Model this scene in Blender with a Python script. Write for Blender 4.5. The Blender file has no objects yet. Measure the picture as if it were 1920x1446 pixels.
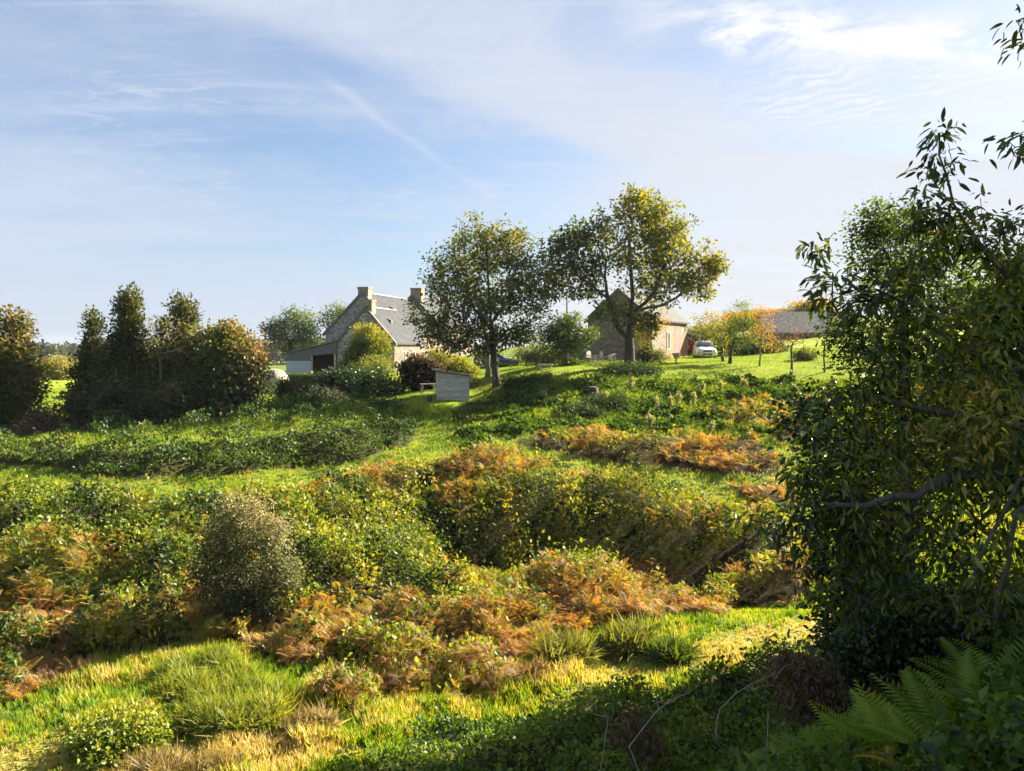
import bpy, bmesh, math, random
import numpy as np
from mathutils import Vector, Matrix
S = bpy.context.scene
C = S.collection
RNG = np.random.default_rng(7)
F, HX, HY = 1450.0, 960.0, 650.0        # focal length and horizon of the photograph, in its pixels

# ------------------------------------------------------------------ helpers
def tag(o, label=None, cat=None, group=None, kind=None):
    if label: o['label'] = label
    if cat: o['category'] = cat
    if group: o['group'] = group
    if kind: o['kind'] = kind
    return o

def empty(name, loc, rz=0.0, label=None, cat=None, group=None):
    o = bpy.data.objects.new(name, None)
    C.objects.link(o)
    o.location = loc
    o.rotation_euler = (0, 0, rz)
    o.empty_display_size = 0.3
    return tag(o, label, cat, group)

def link(name, me, mat=None, parent=None):
    if mat is not None and not me.materials: me.materials.append(mat)
    o = bpy.data.objects.new(name, me)
    C.objects.link(o)
    if parent is not None: o.parent = parent
    return o

def np_mesh(name, V, faces, col=None, smooth=False):
    """faces: list of (m,k) index arrays"""
    me = bpy.data.meshes.new(name)
    V = np.ascontiguousarray(V, dtype=np.float32)
    me.vertices.add(len(V)); me.vertices.foreach_set('co', V.ravel())
    faces = [np.asarray(f, dtype=np.int32) for f in faces if len(f)]
    nl = sum(f.size for f in faces); npoly = sum(len(f) for f in faces)
    me.loops.add(nl); me.polygons.add(npoly)
    me.loops.foreach_set('vertex_index', np.concatenate([f.ravel() for f in faces]))
    starts, base = [], 0
    for f in faces:
        starts.append(base + np.arange(len(f), dtype=np.int32) * f.shape[1]); base += f.size
    me.polygons.foreach_set('loop_start', np.concatenate(starts).astype(np.int32))
    me.polygons.foreach_set('use_smooth', np.full(npoly, bool(smooth)))
    me.update(calc_edges=True)
    if col is not None:
        a = me.color_attributes.new('tint', 'FLOAT_COLOR', 'POINT')
        rgba = np.ones((len(V), 4), np.float32); rgba[:, :3] = col
        a.data.foreach_set('color', rgba.ravel())
    return me

def unit(a): return a / np.maximum(np.linalg.norm(a, axis=-1, keepdims=True), 1e-9)

def frames(fwd, up):
    y = unit(fwd); x = unit(np.cross(y, up)); z = np.cross(x, y)
    return np.stack([x, y, z], axis=-1)

def scatter(tv, tf, pos, R, scale, col, grad=None):
    """copies of a small template (leaf, frond, tuft) merged into one set of arrays"""
    m, n = len(pos), len(tv)
    scale = np.asarray(scale)
    if scale.ndim == 1: scale = np.repeat(scale[:, None], 3, 1)
    V = np.einsum('mij,mnj->mni', R, tv[None] * scale[:, None, :]) + pos[:, None, :]
    off = (np.arange(m) * n)[:, None, None]
    faces = [(np.asarray(f)[None] + off).reshape(-1, np.asarray(f).shape[1]) for f in tf]
    c = np.repeat(col[:, None, :], n, 1)
    if grad is not None: c = c * grad[None, :, None]
    return V.reshape(-1, 3), faces, c.reshape(-1, 3)

def merge(parts):
    Vs, Fs, Cs, base = [], {}, [], 0
    for V, fs, c in parts:
        for f in fs:
            if len(f): Fs.setdefault(f.shape[1], []).append(f + base)
        Vs.append(V); Cs.append(c); base += len(V)
    return np.concatenate(Vs), [np.concatenate(v) for v in Fs.values()], np.concatenate(Cs)

def rand_dirs(n, rng=RNG): return unit(rng.normal(size=(n, 3)))

def palette(cols, t):
    cols = np.array(cols); k = np.linspace(0, 1, len(cols)); t = np.clip(t, 0, 1)
    return np.stack([np.interp(t, k, cols[:, i]) for i in range(3)], -1)

_lat = RNG.random((256, 256))
def noise2(x, y):
    xi, yi = np.floor(x).astype(int), np.floor(y).astype(int)
    fx, fy = x - xi, y - yi
    fx, fy = fx * fx * (3 - 2 * fx), fy * fy * (3 - 2 * fy)
    g = lambda a, b: _lat[a % 256, b % 256]
    return (g(xi, yi) * (1 - fx) + g(xi + 1, yi) * fx) * (1 - fy) + (g(xi, yi + 1) * (1 - fx) + g(xi + 1, yi + 1) * fx) * fy
def fbm(x, y, o=4):
    s, a, t = 0, 1, 0
    for i in range(o):
        s = s + a * noise2(x * 2 ** i + 17.3 * i, y * 2 ** i + 5.1 * i); t += a; a *= 0.5
    return s / t

def inpoly(px, py, poly):
    r = np.zeros(px.shape, bool); n = len(poly)
    for i in range(n):
        x1, y1 = poly[i]; x2, y2 = poly[(i + 1) % n]
        c = ((y1 > py) != (y2 > py))
        with np.errstate(divide='ignore', invalid='ignore'):
            r ^= c & (px < (x2 - x1) * (py - y1) / ((y2 - y1) if y2 != y1 else 1e-9) + x1)
    return r

# ------------------------------------------------------------------ node helper
def new_mat(name):
    m = bpy.data.materials.new(name); m.use_nodes = True
    nt = m.node_tree; nt.nodes.clear()
    return m, nt
class NT:
    def __init__(s, nt): s.nt = nt
    def n(s, typ, _in=None, **kw):
        nd = s.nt.nodes.new(typ)
        for k, v in kw.items(): setattr(nd, k, v)
        for k, v in (_in or {}).items():
            sock = nd.inputs[k]
            if isinstance(v, bpy.types.NodeSocket): s.nt.links.new(v, sock)
            else: sock.default_value = v
        return nd
    def m(s, op, a, b=0.0, c=0.0):
        return s.n('ShaderNodeMath', {0: a, 1: b, 2: c}, operation=op).outputs[0]
    def ss(s, v, a, b):
        return s.n('ShaderNodeMapRange', {'Value': v, 'From Min': a, 'From Max': b}, interpolation_type='SMOOTHSTEP').outputs[0]
    def mix(s, f, a, b, blend='MIX'):
        nd = s.nt.nodes.new('ShaderNodeMix'); nd.data_type = 'RGBA'; nd.blend_type = blend
        for i, v in ((0, f), (6, a), (7, b)):
            if isinstance(v, bpy.types.NodeSocket): s.nt.links.new(v, nd.inputs[i])
            else: nd.inputs[i].default_value = v if i == 0 else (*v[:3], 1)
        return nd.outputs[2]
    def ramp(s, f, stops, interp='LINEAR'):
        nd = s.n('ShaderNodeValToRGB', {0: f}); cr = nd.color_ramp; cr.interpolation = interp
        while len(cr.elements) < len(stops): cr.elements.new(0.5)
        for e, (p, c) in zip(cr.elements, stops):
            e.position = p; e.color = (*c, 1) if len(c) == 3 else c
        return nd.outputs[0]
    def noise(s, vec, scale, detail=4, rough=0.55, dist=0.0):
        return s.n('ShaderNodeTexNoise', {'Vector': vec, 'Scale': scale, 'Detail': detail, 'Roughness': rough, 'Distortion': dist}).outputs[0]
    def out(s, sh): s.nt.links.new(sh, s.n('ShaderNodeOutputMaterial').inputs[0])

def leaf_mat(name, trans=0.45, gloss=0.06, rough=0.4, tcol=(1.25, 1.15, 0.55)):
    m, nt = new_mat(name); N = NT(nt)
    c = N.n('ShaderNodeAttribute', attribute_name='tint').outputs[0]
    d = N.n('ShaderNodeBsdfDiffuse', {0: c}).outputs[0]
    t = N.n('ShaderNodeBsdfTranslucent', {0: N.mix(1.0, c, tcol, 'MULTIPLY')}).outputs[0]
    s = N.n('ShaderNodeMixShader', {0: trans, 1: d, 2: t}).outputs[0]
    g = N.n('ShaderNodeBsdfGlossy', {'Color': (1, 1, 1, 1), 'Roughness': rough}).outputs[0]
    N.out(N.n('ShaderNodeMixShader', {0: gloss, 1: s, 2: g}).outputs[0])
    return m

def bark_mat(name, c1, c2, scale=6.0):
    m, nt = new_mat(name); N = NT(nt)
    co = N.n('ShaderNodeTexCoord').outputs['Object']
    mp = N.n('ShaderNodeMapping', {'Vector': co, 'Scale': (1, 1, 0.25)}).outputs[0]
    f = N.noise(mp, scale, 6, 0.65, 0.4)
    col = N.ramp(f, [(0.3, c1), (0.65, c2)])
    b = N.n('ShaderNodeBump', {'Height': f, 'Strength': 0.8, 'Distance': 0.05}).outputs[0]
    N.out(N.n('ShaderNodeBsdfPrincipled', {'Base Color': col, 'Roughness': 0.9, 'Normal': b}).outputs[0])
    return m

def plain(name, col, rough=0.5, metal=0.0, var=0.12, scale=3.0, coat=0.0):
    m, nt = new_mat(name); N = NT(nt)
    co = N.n('ShaderNodeTexCoord').outputs['Object']
    f = N.noise(co, scale, 5)
    a = tuple(max(0, c * (1 - var)) for c in col); b = tuple(min(1, c * (1 + var)) for c in col)
    N.out(N.n('ShaderNodeBsdfPrincipled', {'Base Color': N.ramp(f, [(0.3, a), (0.7, b)]), 'Roughness': rough, 'Metallic': metal, 'Coat Weight': coat}).outputs[0])
    return m

# ------------------------------------------------------------------ terrain
CTRL_IMG = [
 (0,1446,15),(300,1446,15.2),(600,1446,15),(0,1340,17.5),(300,1300,18.6),(560,1330,17.6),(800,1340,17.4),(1100,1290,18.6),(1350,1220,20.5),(1500,1170,22.5),(1000,1230,21),
 (0,1200,21.5),(150,1190,22),(400,1190,22),(700,1180,22.5),(1100,1170,23.5),(1300,1150,24.5),(1480,1120,26),
 (0,1060,26),(300,1050,26.5),(600,1050,27),(900,918,34),(1080,930,34),(1220,948,34),(900,1040,31.3),(1080,1050,31.2),(1230,1050,31),(1000,1110,27),(1400,1030,30),
 (0,935,31),(300,935,31.5),(600,915,34),(720,885,36),(900,866,37),(1100,898,36.5),(1300,945,35.5),(1450,965,35.5),
 (0,902,33),(300,918,33.5),(640,895,36.5),
 (0,850,36),(150,838,36.8),(300,832,37.3),(600,806,40.5),(780,790,45.2),(700,800,42.5),(300,800,42.5),(300,815,39.5),
 (800,822,42.5),(900,836,41),(1000,856,40),(1200,890,39),(1350,912,38.5),
 (1000,822,42.5),(1200,846,41.5),(1400,866,41),
 (1000,772,46.5),(1200,792,46),(1400,792,46.5),(1520,775,48),
 (1000,735,50.5),(1200,748,49.5),(1400,748,50),
 (1000,704,54),(1180,692,55),(1300,712,53),(1450,710,54),
 (1000,689,60),(1180,684,60),(1323,673,67),(1450,673,66),(1540,656,72),(1250,677,64),(1600,690,56),
 (930,727,53.5),(880,751,51.5),(810,751,51.5),(800,775,48),(760,735,57),(690,712,68),(600,738,60),(600,712,72),(540,762,52),(850,700,66),(940,694,66),
 (200,800,44),(400,786,46),(20,812,43),(500,748,54),(100,742,60),(100,702,110),(690,700,80),(800,695,85),(1160,676,66),(1290,669,75),
 (1520,643,84),(1420,612,100),(1420,600,125),(1600,620,90)]
CTRL_XYZ = [(0,0,-1.7),(-4,0,-2.2),(5,0,-1.2),(0,4,-3.6),(-6,4,-4.8),(5,4,-2.7),(0,8,-6.0),(4,8,-4.6),(8,8,-3.0),(-8,8,-7.6),(2,12,-7.5),(6,12,-6.0),(10,12,-4.2),
 (-4,12,-8.2),(6,16,-7.8),(10,16,-6.2),(14,16,-4.5),(10,20,-7.4),(15,21,-5.5),(20,24,-4.5),(25,15,-2),(12,26,-7.2),(18,32,-6.0),
 (-60,150,-4.5),(-100,300,-8),(-30,150,-3.5),(10,150,1),(60,150,5.5),(60,60,0),(-60,60,-4.2),(-60,30,-6.2),(-40,20,-8),(40,30,-4),(50,45,-2),(-20,-8,-6),(0,-8,-0.8),(20,-8,2),(-60,0,-9),(60,0,2)]
pts = np.array([((px - HX) / F * Y, Y, (HY - py) / F * Y) for px, py, Y in CTRL_IMG] + CTRL_XYZ)
_c = 2.5
def _k(a, b): return np.sqrt(((a[:, None, :] - b[None]) ** 2).sum(-1) + _c * _c)
_A = _k(pts[:, :2], pts[:, :2]) * -1 - 0.15 * np.eye(len(pts))
_n = len(pts)
_M = np.zeros((_n + 1, _n + 1)); _M[:_n, :_n] = _A; _M[:_n, _n] = 1; _M[_n, :_n] = 1
_w = np.linalg.solve(_M, np.append(pts[:, 2], 0))
def height_raw(x, y):
    sh = x.shape; q = np.stack([x.ravel(), y.ravel()], 1); o = np.empty(len(q))
    for i in range(0, len(q), 20000):
        o[i:i + 20000] = -_k(q[i:i + 20000], pts[:, :2]) @ _w[:_n] + _w[_n]
    z = o.reshape(sh)
    far = np.clip((y - 130) / 120, 0, 1); far = far * far * (3 - 2 * far)
    side = np.clip((np.abs(x) - 60) / 60, 0, 1)
    zf = np.interp(x, [-400, -60, 20, 90, 400], [-13, -8, -2, 5, 4]) - np.clip((y - 300) / 2500, 0, 1) * 12
    b = np.maximum(far, side)
    z = z * (1 - b) + zf * b
    near = np.exp(-((y - 25) / 40) ** 2)
    return z + (fbm(x * 0.35, y * 0.35, 4) - 0.5) * 0.5 * near + (fbm(x * 1.3 + 9, y * 1.3, 3) - 0.5) * 0.22 * near
def axis(lo, hi, step, far, k):
    a = list(np.arange(lo, hi + 1e-6, step)); s = step
    while a[-1] < far: s *= k; a.append(a[-1] + s)
    return a
xs = axis(-38, 38, 0.4, 3200, 1.22); xs = [-v for v in xs[::-1] if v > 38.2] + xs
ys = axis(-6, 76, 0.4, 4500, 1.16); ys = [-60, -40, -25, -15, -10, -8] + ys
GX, GY = np.array(xs), np.array(ys)
gx, gy = np.meshgrid(GX, GY)
GZ = height_raw(gx, gy)
def H(x, y):
    x, y = np.asarray(x, float), np.asarray(y, float)
    i = np.clip(np.searchsorted(GX, x) - 1, 0, len(GX) - 2); j = np.clip(np.searchsorted(GY, y) - 1, 0, len(GY) - 2)
    u = (x - GX[i]) / (GX[i + 1] - GX[i]); v = (y - GY[j]) / (GY[j + 1] - GY[j])
    return (GZ[j, i] * (1 - u) + GZ[j, i + 1] * u) * (1 - v) + (GZ[j + 1, i] * (1 - u) + GZ[j + 1, i + 1] * u) * v
def pix(x, y, z): return HX + x / y * F, HY - z / y * F
def at(px, Y, dz=0.0):
    x = (px - HX) / F * Y
    return np.array([x, Y, float(H(x, Y)) + dz])
def P3(px, py, Y): return np.array([(px - HX) / F * Y, Y, (HY - py) / F * Y])

# ---- plant-cover zones on the ground (outlines of the beds, walked round on the slope)
Z_SLOPE = [(-300,920),(0,932),(140,944),(330,940),(600,914),(720,878),(900,856),(1000,866),(1120,896),(1230,918),(1330,948),(1450,962),(1520,1060),(1530,1120),(1350,1150),(1200,1165),(1080,1175),(1060,1210),(950,1240),(960,1290),(850,1325),(760,1340),(640,1340),(560,1325),(560,1260),(400,1205),(200,1235),(160,1290),(0,1335),(-300,1340)]
Z_LOBE = [(960,832),(1040,806),(1200,818),(1420,824),(1480,865),(1450,892),(1300,884),(1150,868)]
Z_LOBE2 = [(1290,782),(1400,752),(1560,742),(1570,830),(1400,815)]
Z_LOBE3 = [(1340,905),(1470,925),(1520,962),(1420,948)]
Z_BANK = [(-200,830),(40,832),(200,846),(420,832),(640,802),(790,792),(780,830),(640,872),(400,892),(200,900),(60,876),(-200,872)]
Z_SHADE = [(640,1460),(770,1385),(1000,1340),(1200,1316),(1350,1268),(1540,1205),(1700,1120),(2400,990),(4200,900),(4200,3200),(300,3200)]
Z_STRAW = [[(1060,1265),(1350,1190),(1560,1150),(1600,1200),(1350,1260),(1100,1320)],[(-50,1400),(200,1350),(520,1390),(640,1420),(560,1480),(-50,1480)]]
# (px, py, autumn 0 green..1 brown, share of bracken)
ANCH = np.array([(100,960,.12,.12),(300,980,.18,.2),(100,1100,.3,.3),(300,1080,.35,.3),(60,1200,.75,.85),(250,1200,.62,.6),(60,1300,.8,.85),(-100,1000,.2,.2),(-100,1250,.8,.8),
 (600,960,.22,.3),(620,1080,.35,.3),(700,900,.8,.8),(850,890,.85,.92),(950,880,.62,.8),(760,1000,.3,.3),(900,980,.35,.4),(1050,930,.3,.5),(1200,960,.15,.3),(1100,1000,.2,.3),(1280,1000,.3,.4),(1330,980,.65,.7),(1420,1050,.5,.7),
 (1050,1080,.62,.9),(1150,1100,.72,.9),(900,1090,.5,.6),(750,1100,.2,.2),(1250,1130,.92,.9),(1400,1110,.97,.9),(700,1200,.62,.8),(600,1250,.82,.95),(800,1250,.92,.95),(900,1260,1,.95),(500,1220,.75,.9),(950,1200,.75,.8),(650,1320,.85,.9),(450,1180,.7,.7),
 (1000,830,.5,.5),(1150,840,.5,.5),(1300,840,.75,.7),(1420,860,.75,.65),(1400,920,.85,.9),(1400,780,.35,.5),(1500,800,.35,.5),(1500,940,.7,.8),(900,1030,.2,.25),(980,1010,.2,.25),(1060,1030,.22,.25),(1130,1005,.2,.25),(1210,1030,.22,.25),(1280,1040,.3,.3)])
def fields(px, py):
    d2 = (px[:, None] - ANCH[None, :, 0]) ** 2 + ((py[:, None] - ANCH[None, :, 1]) * 1.5) ** 2
    w = 1 / (d2 + 900) ** 1.8
    w /= w.sum(1, keepdims=True)
    return w @ ANCH[:, 2], w @ ANCH[:, 3]

gpx = np.where(gy > 2, HX + gx / np.maximum(gy, .1) * F, -9999.0); gpy = np.where(gy > 2, HY - GZ / np.maximum(gy, .1) * F, 9999.0)
V = np.stack([gx, gy, GZ], -1).reshape(-1, 3)
ny, nx = gx.shape
idx = np.arange(nx * ny).reshape(ny, nx)
quads = np.stack([idx[:-1, :-1], idx[:-1, 1:], idx[1:, 1:], idx[1:, :-1]], -1).reshape(-1, 4)
g_veg = np.zeros(gx.shape)
for z_, v_ in ((Z_SLOPE, 1.0), (Z_LOBE, 1.0), (Z_LOBE2, 1.0), (Z_LOBE3, 1.0), (Z_BANK, .8), (Z_SHADE, 1.0)):
    g_veg = np.where(inpoly(gpx, gpy, z_), v_, g_veg)
g_straw = np.zeros(gx.shape)
for z_ in Z_STRAW: g_straw = np.where(inpoly(gpx, gpy, z_), 1.0, g_straw)
g_lawn = np.where((gy > 44) & (gy < 95) & (g_veg < .5), 1.0, 0.0)
me = np_mesh('ground', V, [quads], np.stack([g_veg, g_straw, g_lawn], -1).reshape(-1, 3), True)
m, nt = new_mat('meadow_soil'); N = NT(nt)
co = N.n('ShaderNodeNewGeometry').outputs['Position']
at_ = N.n('ShaderNodeAttribute', attribute_name='tint').outputs[0]
sep = N.n('ShaderNodeSeparateColor', {0: at_})
n1, n2 = N.noise(co, 0.35, 5), N.noise(co, 7.0, 5, 0.7)
gr = N.mix(n1, (0.055, 0.115, 0.012), (0.12, 0.17, 0.02))
gr = N.mix(N.m('MULTIPLY', n2, 0.7), gr, (0.15, 0.17, 0.03))
ln = N.mix(n1, (0.12, 0.20, 0.010), (0.21, 0.26, 0.018))
ln = N.mix(N.m('MULTIPLY', n2, 0.5), ln, (0.20, 0.22, 0.035))
gr = N.mix(sep.outputs[2], gr, ln)
so = N.mix(n2, (0.014, 0.014, 0.007), (0.040, 0.029, 0.016))
st = N.mix(n2, (0.20, 0.19, 0.05), (0.38, 0.31, 0.12))
col = N.mix(sep.outputs[0], gr, so)
col = N.mix(N.m('MULTIPLY', sep.outputs[1], 0.65), col, st)
b = N.n('ShaderNodeBump', {'Height': n2, 'Strength': 0.6, 'Distance': 0.12}).outputs[0]
N.out(N.n('ShaderNodeBsdfPrincipled', {'Base Color': col, 'Roughness': 0.95, 'Normal': b, 'Specular IOR Level': 0.1}).outputs[0])
tag(link('ground', me, m), 'grassy hillside falling from the farm into a small valley', 'ground', kind='structure')

# ------------------------------------------------------------------ plant templates
LEAF = (np.array([(0, 0, 0), (.34, .45, .07), (0, 1, -.06), (-.34, .45, .07)]), [np.array([[0, 1, 2, 3]])])
def long_leaf(w=.15, droop=.28):
    ys_ = [0, .2, .5, .78, 1]; ws = [0, .8, 1, .62, 0]; v = [(0, 0, 0)]
    for y, k in zip(ys_[1:-1], ws[1:-1]):
        z = -droop * y * y
        v += [(-w * k, y, z + .045), (0, y, z), (w * k, y, z + .045)]
    v.append((0, 1, -droop))
    f3 = [(0, 2, 1), (0, 3, 2), (7, 8, 10), (8, 9, 10)]
    f4 = [(1, 2, 5, 4), (2, 3, 6, 5), (4, 5, 8, 7), (5, 6, 9, 8)]
    return np.array(v), [np.array(f3), np.array(f4)]
CHESTNUT = long_leaf()
HOLLY = long_leaf(.24, .1)
def frond(npair=9, sub=False, droop=.45, wid=.34):
    v, f3, f4 = [], [], []
    def zc(y): return -droop * y * y
    for i in range(npair):
        s = (i + .6) / (npair + .3); L = wid * (math.sin(math.pi * min(1, .22 + s * .80)) ** .8 + .05); hw = .5 / npair * .74
        for sd in (-1, 1):
            if not sub:
                b = len(v); z = zc(s)
                v += [(0, s - hw * .8, zc(s - hw)), (sd * L * .55, s - hw * .55 + L * .22, z + .02), (sd * L, s + L * .42, z - .05), (sd * L * .5, s + hw * .75 + L * .25, z + .01)]
                f4.append((b, b + 1, b + 2, b + 3))
            else:
                k = 6
                for j in range(k):
                    u = (j + .5) / k; l2 = hw * 1.55 * (1 - u * .75) * (1.15 if j else .8)
                    cx, cy, z = sd * L * u, s + L * .42 * u, zc(s) - .05 * u
                    du = L / k * .48
                    for s2 in (-1, 1):
                        b = len(v)
                        v += [(cx - sd * du, cy - .2 * du, z), (cx + sd * du, cy + .2 * du, z), (cx + sd * du * .8, cy + s2 * l2 * .7, z - .01)]
                        f3.append((b, b + 1, b + 2))
    b = len(v)
    for i in range(6):
        y = i / 5; r = .012 * (1 - y * .8); v += [(-r, y, zc(y) + .004), (r, y, zc(y) + .004)]
    for i in range(5): f4.append((b + 2 * i, b + 2 * i + 1, b + 2 * i + 3, b + 2 * i + 2))
    fs = [np.array(f4)]
    if f3: fs.append(np.array(f3))
    return np.array(v), fs
FROND = frond()
FERNS = [frond(17, False, .25, .34), frond(16, False, .5, .30), frond(18, False, .85, .36)]
def tuft(nb=6, seed=1, bend=.35):
    r = random.Random(seed); v, f3, f4 = [], [], []
    for i in range(nb):
        a = r.random() * 6.283; h = .6 + .4 * r.random(); l = bend * (.4 + r.random()); w = .035 + .02 * r.random()
        dx, dy = math.cos(a), math.sin(a); ox, oy = .22 * (r.random() - .5), .22 * (r.random() - .5); b = len(v)
        v += [(ox - dy * w, oy + dx * w, 0), (ox + dy * w, oy - dx * w, 0), (ox + dx * l * .35 + dy * w * .8, oy + dy * l * .35 - dx * w * .8, h * .6), (ox + dx * l * .35 - dy * w * .8, oy + dy * l * .35 + dx * w * .8, h * .6), (ox + dx * l, oy + dy * l, h)]
        f4.append((b, b + 1, b + 2, b + 3)); f3.append((b + 3, b + 2, b + 4))
    return np.array(v), [np.array(f4), np.array(f3)]

# ------------------------------------------------------------------ trees and shrubs
class Skel:
    def __init__(s): s.p, s.par = [], []
    def limb(s, poly, step=0.5, jit=0.0, rng=RNG):
        poly = [np.array(q, float) for q in poly]
        if not s.p: s.p.append(poly[0]); s.par.append(-1); cur = 0
        else: cur = int(((np.array(s.p) - poly[0]) ** 2).sum(1).argmin())
        prev = s.p[cur]
        for q in poly[1:]:
            n = max(1, int(np.linalg.norm(q - prev) / step))
            for i in range(1, n + 1):
                w = prev + (q - prev) * i / n + (rng.normal(size=3) * jit if i < n else 0)
                s.p.append(w); s.par.append(cur); cur = len(s.p) - 1
            prev = q
        return cur
    def tips(s, T, step=0.45, up=0.25, jit=0.06, rng=RNG, minz=None):
        root = s.p[0]; T = np.array(T)
        d0 = np.sqrt(((T[:, None] - np.array(s.p)[None]) ** 2).sum(-1)).min(1)
        ends = []; P = np.zeros((len(s.p) + len(T) * 60, 3)); n = len(s.p); P[:n] = s.p
        for t in T[np.argsort(d0)]:
            d = np.sqrt(((P[:n] - t) ** 2).sum(1))
            cost = d + 0.5 * np.maximum(P[:n, 2] - t[2], 0)
            if minz is not None: cost = cost + 50 * (P[:n, 2] < minz)
            cur = int(cost.argmin()); a = P[cur].copy(); L = d[cur]
            k = max(1, min(25, int(L / step)))
            mid = (a + t) / 2 + np.array([0, 0, up * L * 0.35]) + rng.normal(size=3) * jit * L
            for i in range(1, k + 1):
                u = i / k; w = (1 - u) ** 2 * a + 2 * u * (1 - u) * mid + u * u * t
                P[n] = w; s.p.append(w); s.par.append(cur); cur = n; n += 1
            ends.append(cur)
        return ends
    def mesh(s, name, base_r, tip_r, sides, col=None):
        p = np.array(s.p); par = np.array(s.par); n = len(p)
        cnt = np.zeros(n); kids = [[] for _ in range(n)]
        for i in range(1, n): kids[par[i]].append(i)
        for i in range(n - 1, -1, -1):
            if not kids[i]: cnt[i] = 1
            if par[i] >= 0: cnt[par[i]] += cnt[i]
        ex = math.log(max(base_r / tip_r, 1.01)) / math.log(max(cnt[0], 2))
        r = tip_r * cnt ** ex
        dep = np.zeros(n)
        for i in range(1, n): dep[i] = dep[par[i]] + np.linalg.norm(p[i] - p[par[i]])
        r = r * (1 + 0.45 * np.exp(-dep / (base_r * 2.2)))       # root flare
        a = np.linspace(0, 2 * math.pi, sides, endpoint=False); V, Fq = [], []
        def ring(c, d, rad):
            d = d / max(np.linalg.norm(d), 1e-9); u = np.cross(d, (0.13, 0.97, 0.21)); u /= np.linalg.norm(u); w = np.cross(d, u)
            b = len(V); V.extend(c + rad * (math.cos(t) * u + math.sin(t) * w) for t in a); return b
        ringof = {}
        for i in range(n):
            if i == 0: ringof[0] = ring(p[0] - np.array([0, 0, base_r * .7]), np.array([0, 0, 1.0]), r[0]); continue
            j = par[i]; d = p[i] - p[j]
            main = max(kids[j], key=lambda k: cnt[k]) == i
            b0 = ringof[j] if main else ring(p[j], d, min(r[i] * 1.15, r[j]))
            dd = d + (p[kids[i][0]] - p[i] if kids[i] else 0); b1 = ring(p[i], dd, r[i]); ringof[i] = b1
            for k in range(sides): Fq.append((b0 + k, b0 + (k + 1) % sides, b1 + (k + 1) % sides, b1 + k))
        return np_mesh(name, np.array(V), [np.array(Fq)], smooth=True)

def in_lobes(lobes, rng, shell=.5, rough=.08):
    out = []
    for (c, r, n) in lobes:
        d = rand_dirs(n, rng); u = (shell + (1 - shell) * rng.random(n) ** .6) * (1 + rough * rng.normal(size=n))
        out.append(np.array(c) + d * np.array(r) * u[:, None])
    return np.concatenate(out)

def L(px, py, Y, rx, ry, n, dy=0.0, rd=None):
    """a lobe of foliage: centre seen at px,py from the camera spot, at distance Y (+dy), radii in metres from its apparent size"""
    k = (Y + dy) / F
    return (P3(px, py, Y + dy), (rx * k, (rd if rd else rx * .85) * k, ry * k), n)

def leaves_on(ends_p, dirs, n, sig, size, tpl, pal, tfun, rng, droop=.3, updir=.6, clump=.12, flat=.7):
    m = len(ends_p) * n
    c = np.repeat(ends_p, n, 0)
    pos = c + rng.normal(size=(m, 3)) * np.array([sig, sig, sig * flat])
    out = unit(pos - c + np.repeat(dirs, n, 0) * sig * .6 + 1e-6)
    fwd = unit(out + rand_dirs(m, rng) * .8 + np.array([0, 0, -droop]))
    up = unit(rand_dirs(m, rng) + np.array([0, 0, updir * 1.6]))
    t = tfun(pos) + np.repeat(rng.normal(size=len(ends_p)) * clump, n) + rng.normal(size=m) * .10
    col = palette(pal, t) * (0.8 + .4 * rng.random((m, 1)))
    sc = size * (.65 + .7 * rng.random(m))
    return scatter(tpl[0], tpl[1], pos, frames(fwd, up), sc, col)

def plant(name, label, cat, limbs, lobes, base_r, tip_r, leaf, pal, tfun, mat, bark, seed=1, sides=6, group=None, shell=.45,
          parts=('trunk', 'crown'), step=.5, up=.25, jit=.08, minz=None, tpl=LEAF, droop=.3, updir=.6, flat=.7, clump=.12, along=True, bare=0, rough=.08):
    """leaf = (leaves per twig, spread, size)"""
    rng = np.random.default_rng(seed)
    sk = Skel()
    for l in limbs: sk.limb(l, step, .03, rng)
    T = in_lobes(lobes, rng, shell, rough)
    ends = sk.tips(T, step, up, jit, rng, minz)
    base = np.array(sk.p[0])
    p = np.array(sk.p); par = np.array(sk.par)
    root = empty(name, base, 0, label, cat, group)
    def shift(me):
        me.transform(Matrix.Translation(Vector(-base))); return me
    link(parts[0], shift(sk.mesh(parts[0], base_r, tip_r, sides)), bark, root)
    use = np.array(ends[bare:])
    src = [use]
    if along:
        for _ in range(2): src.append(par[src[-1]])
    q = np.unique(np.concatenate(src)); q = q[q > 0]
    dirs = unit(p[q] - p[par[q]])
    V_, F_, C_ = leaves_on(p[q], dirs, leaf[0], leaf[1], leaf[2], tpl, pal, tfun, rng, droop, updir, clump, flat)
    link(parts[1], shift(np_mesh(parts[1], V_, F_, C_)), mat, root)
    return root

SUN = np.array([0.86, 0.50, 0.0]); SUN = SUN / np.linalg.norm(SUN); EL = math.radians(30)
SDIR = np.array([SUN[0] * math.cos(EL), SUN[1] * math.cos(EL), math.sin(EL)])
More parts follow.
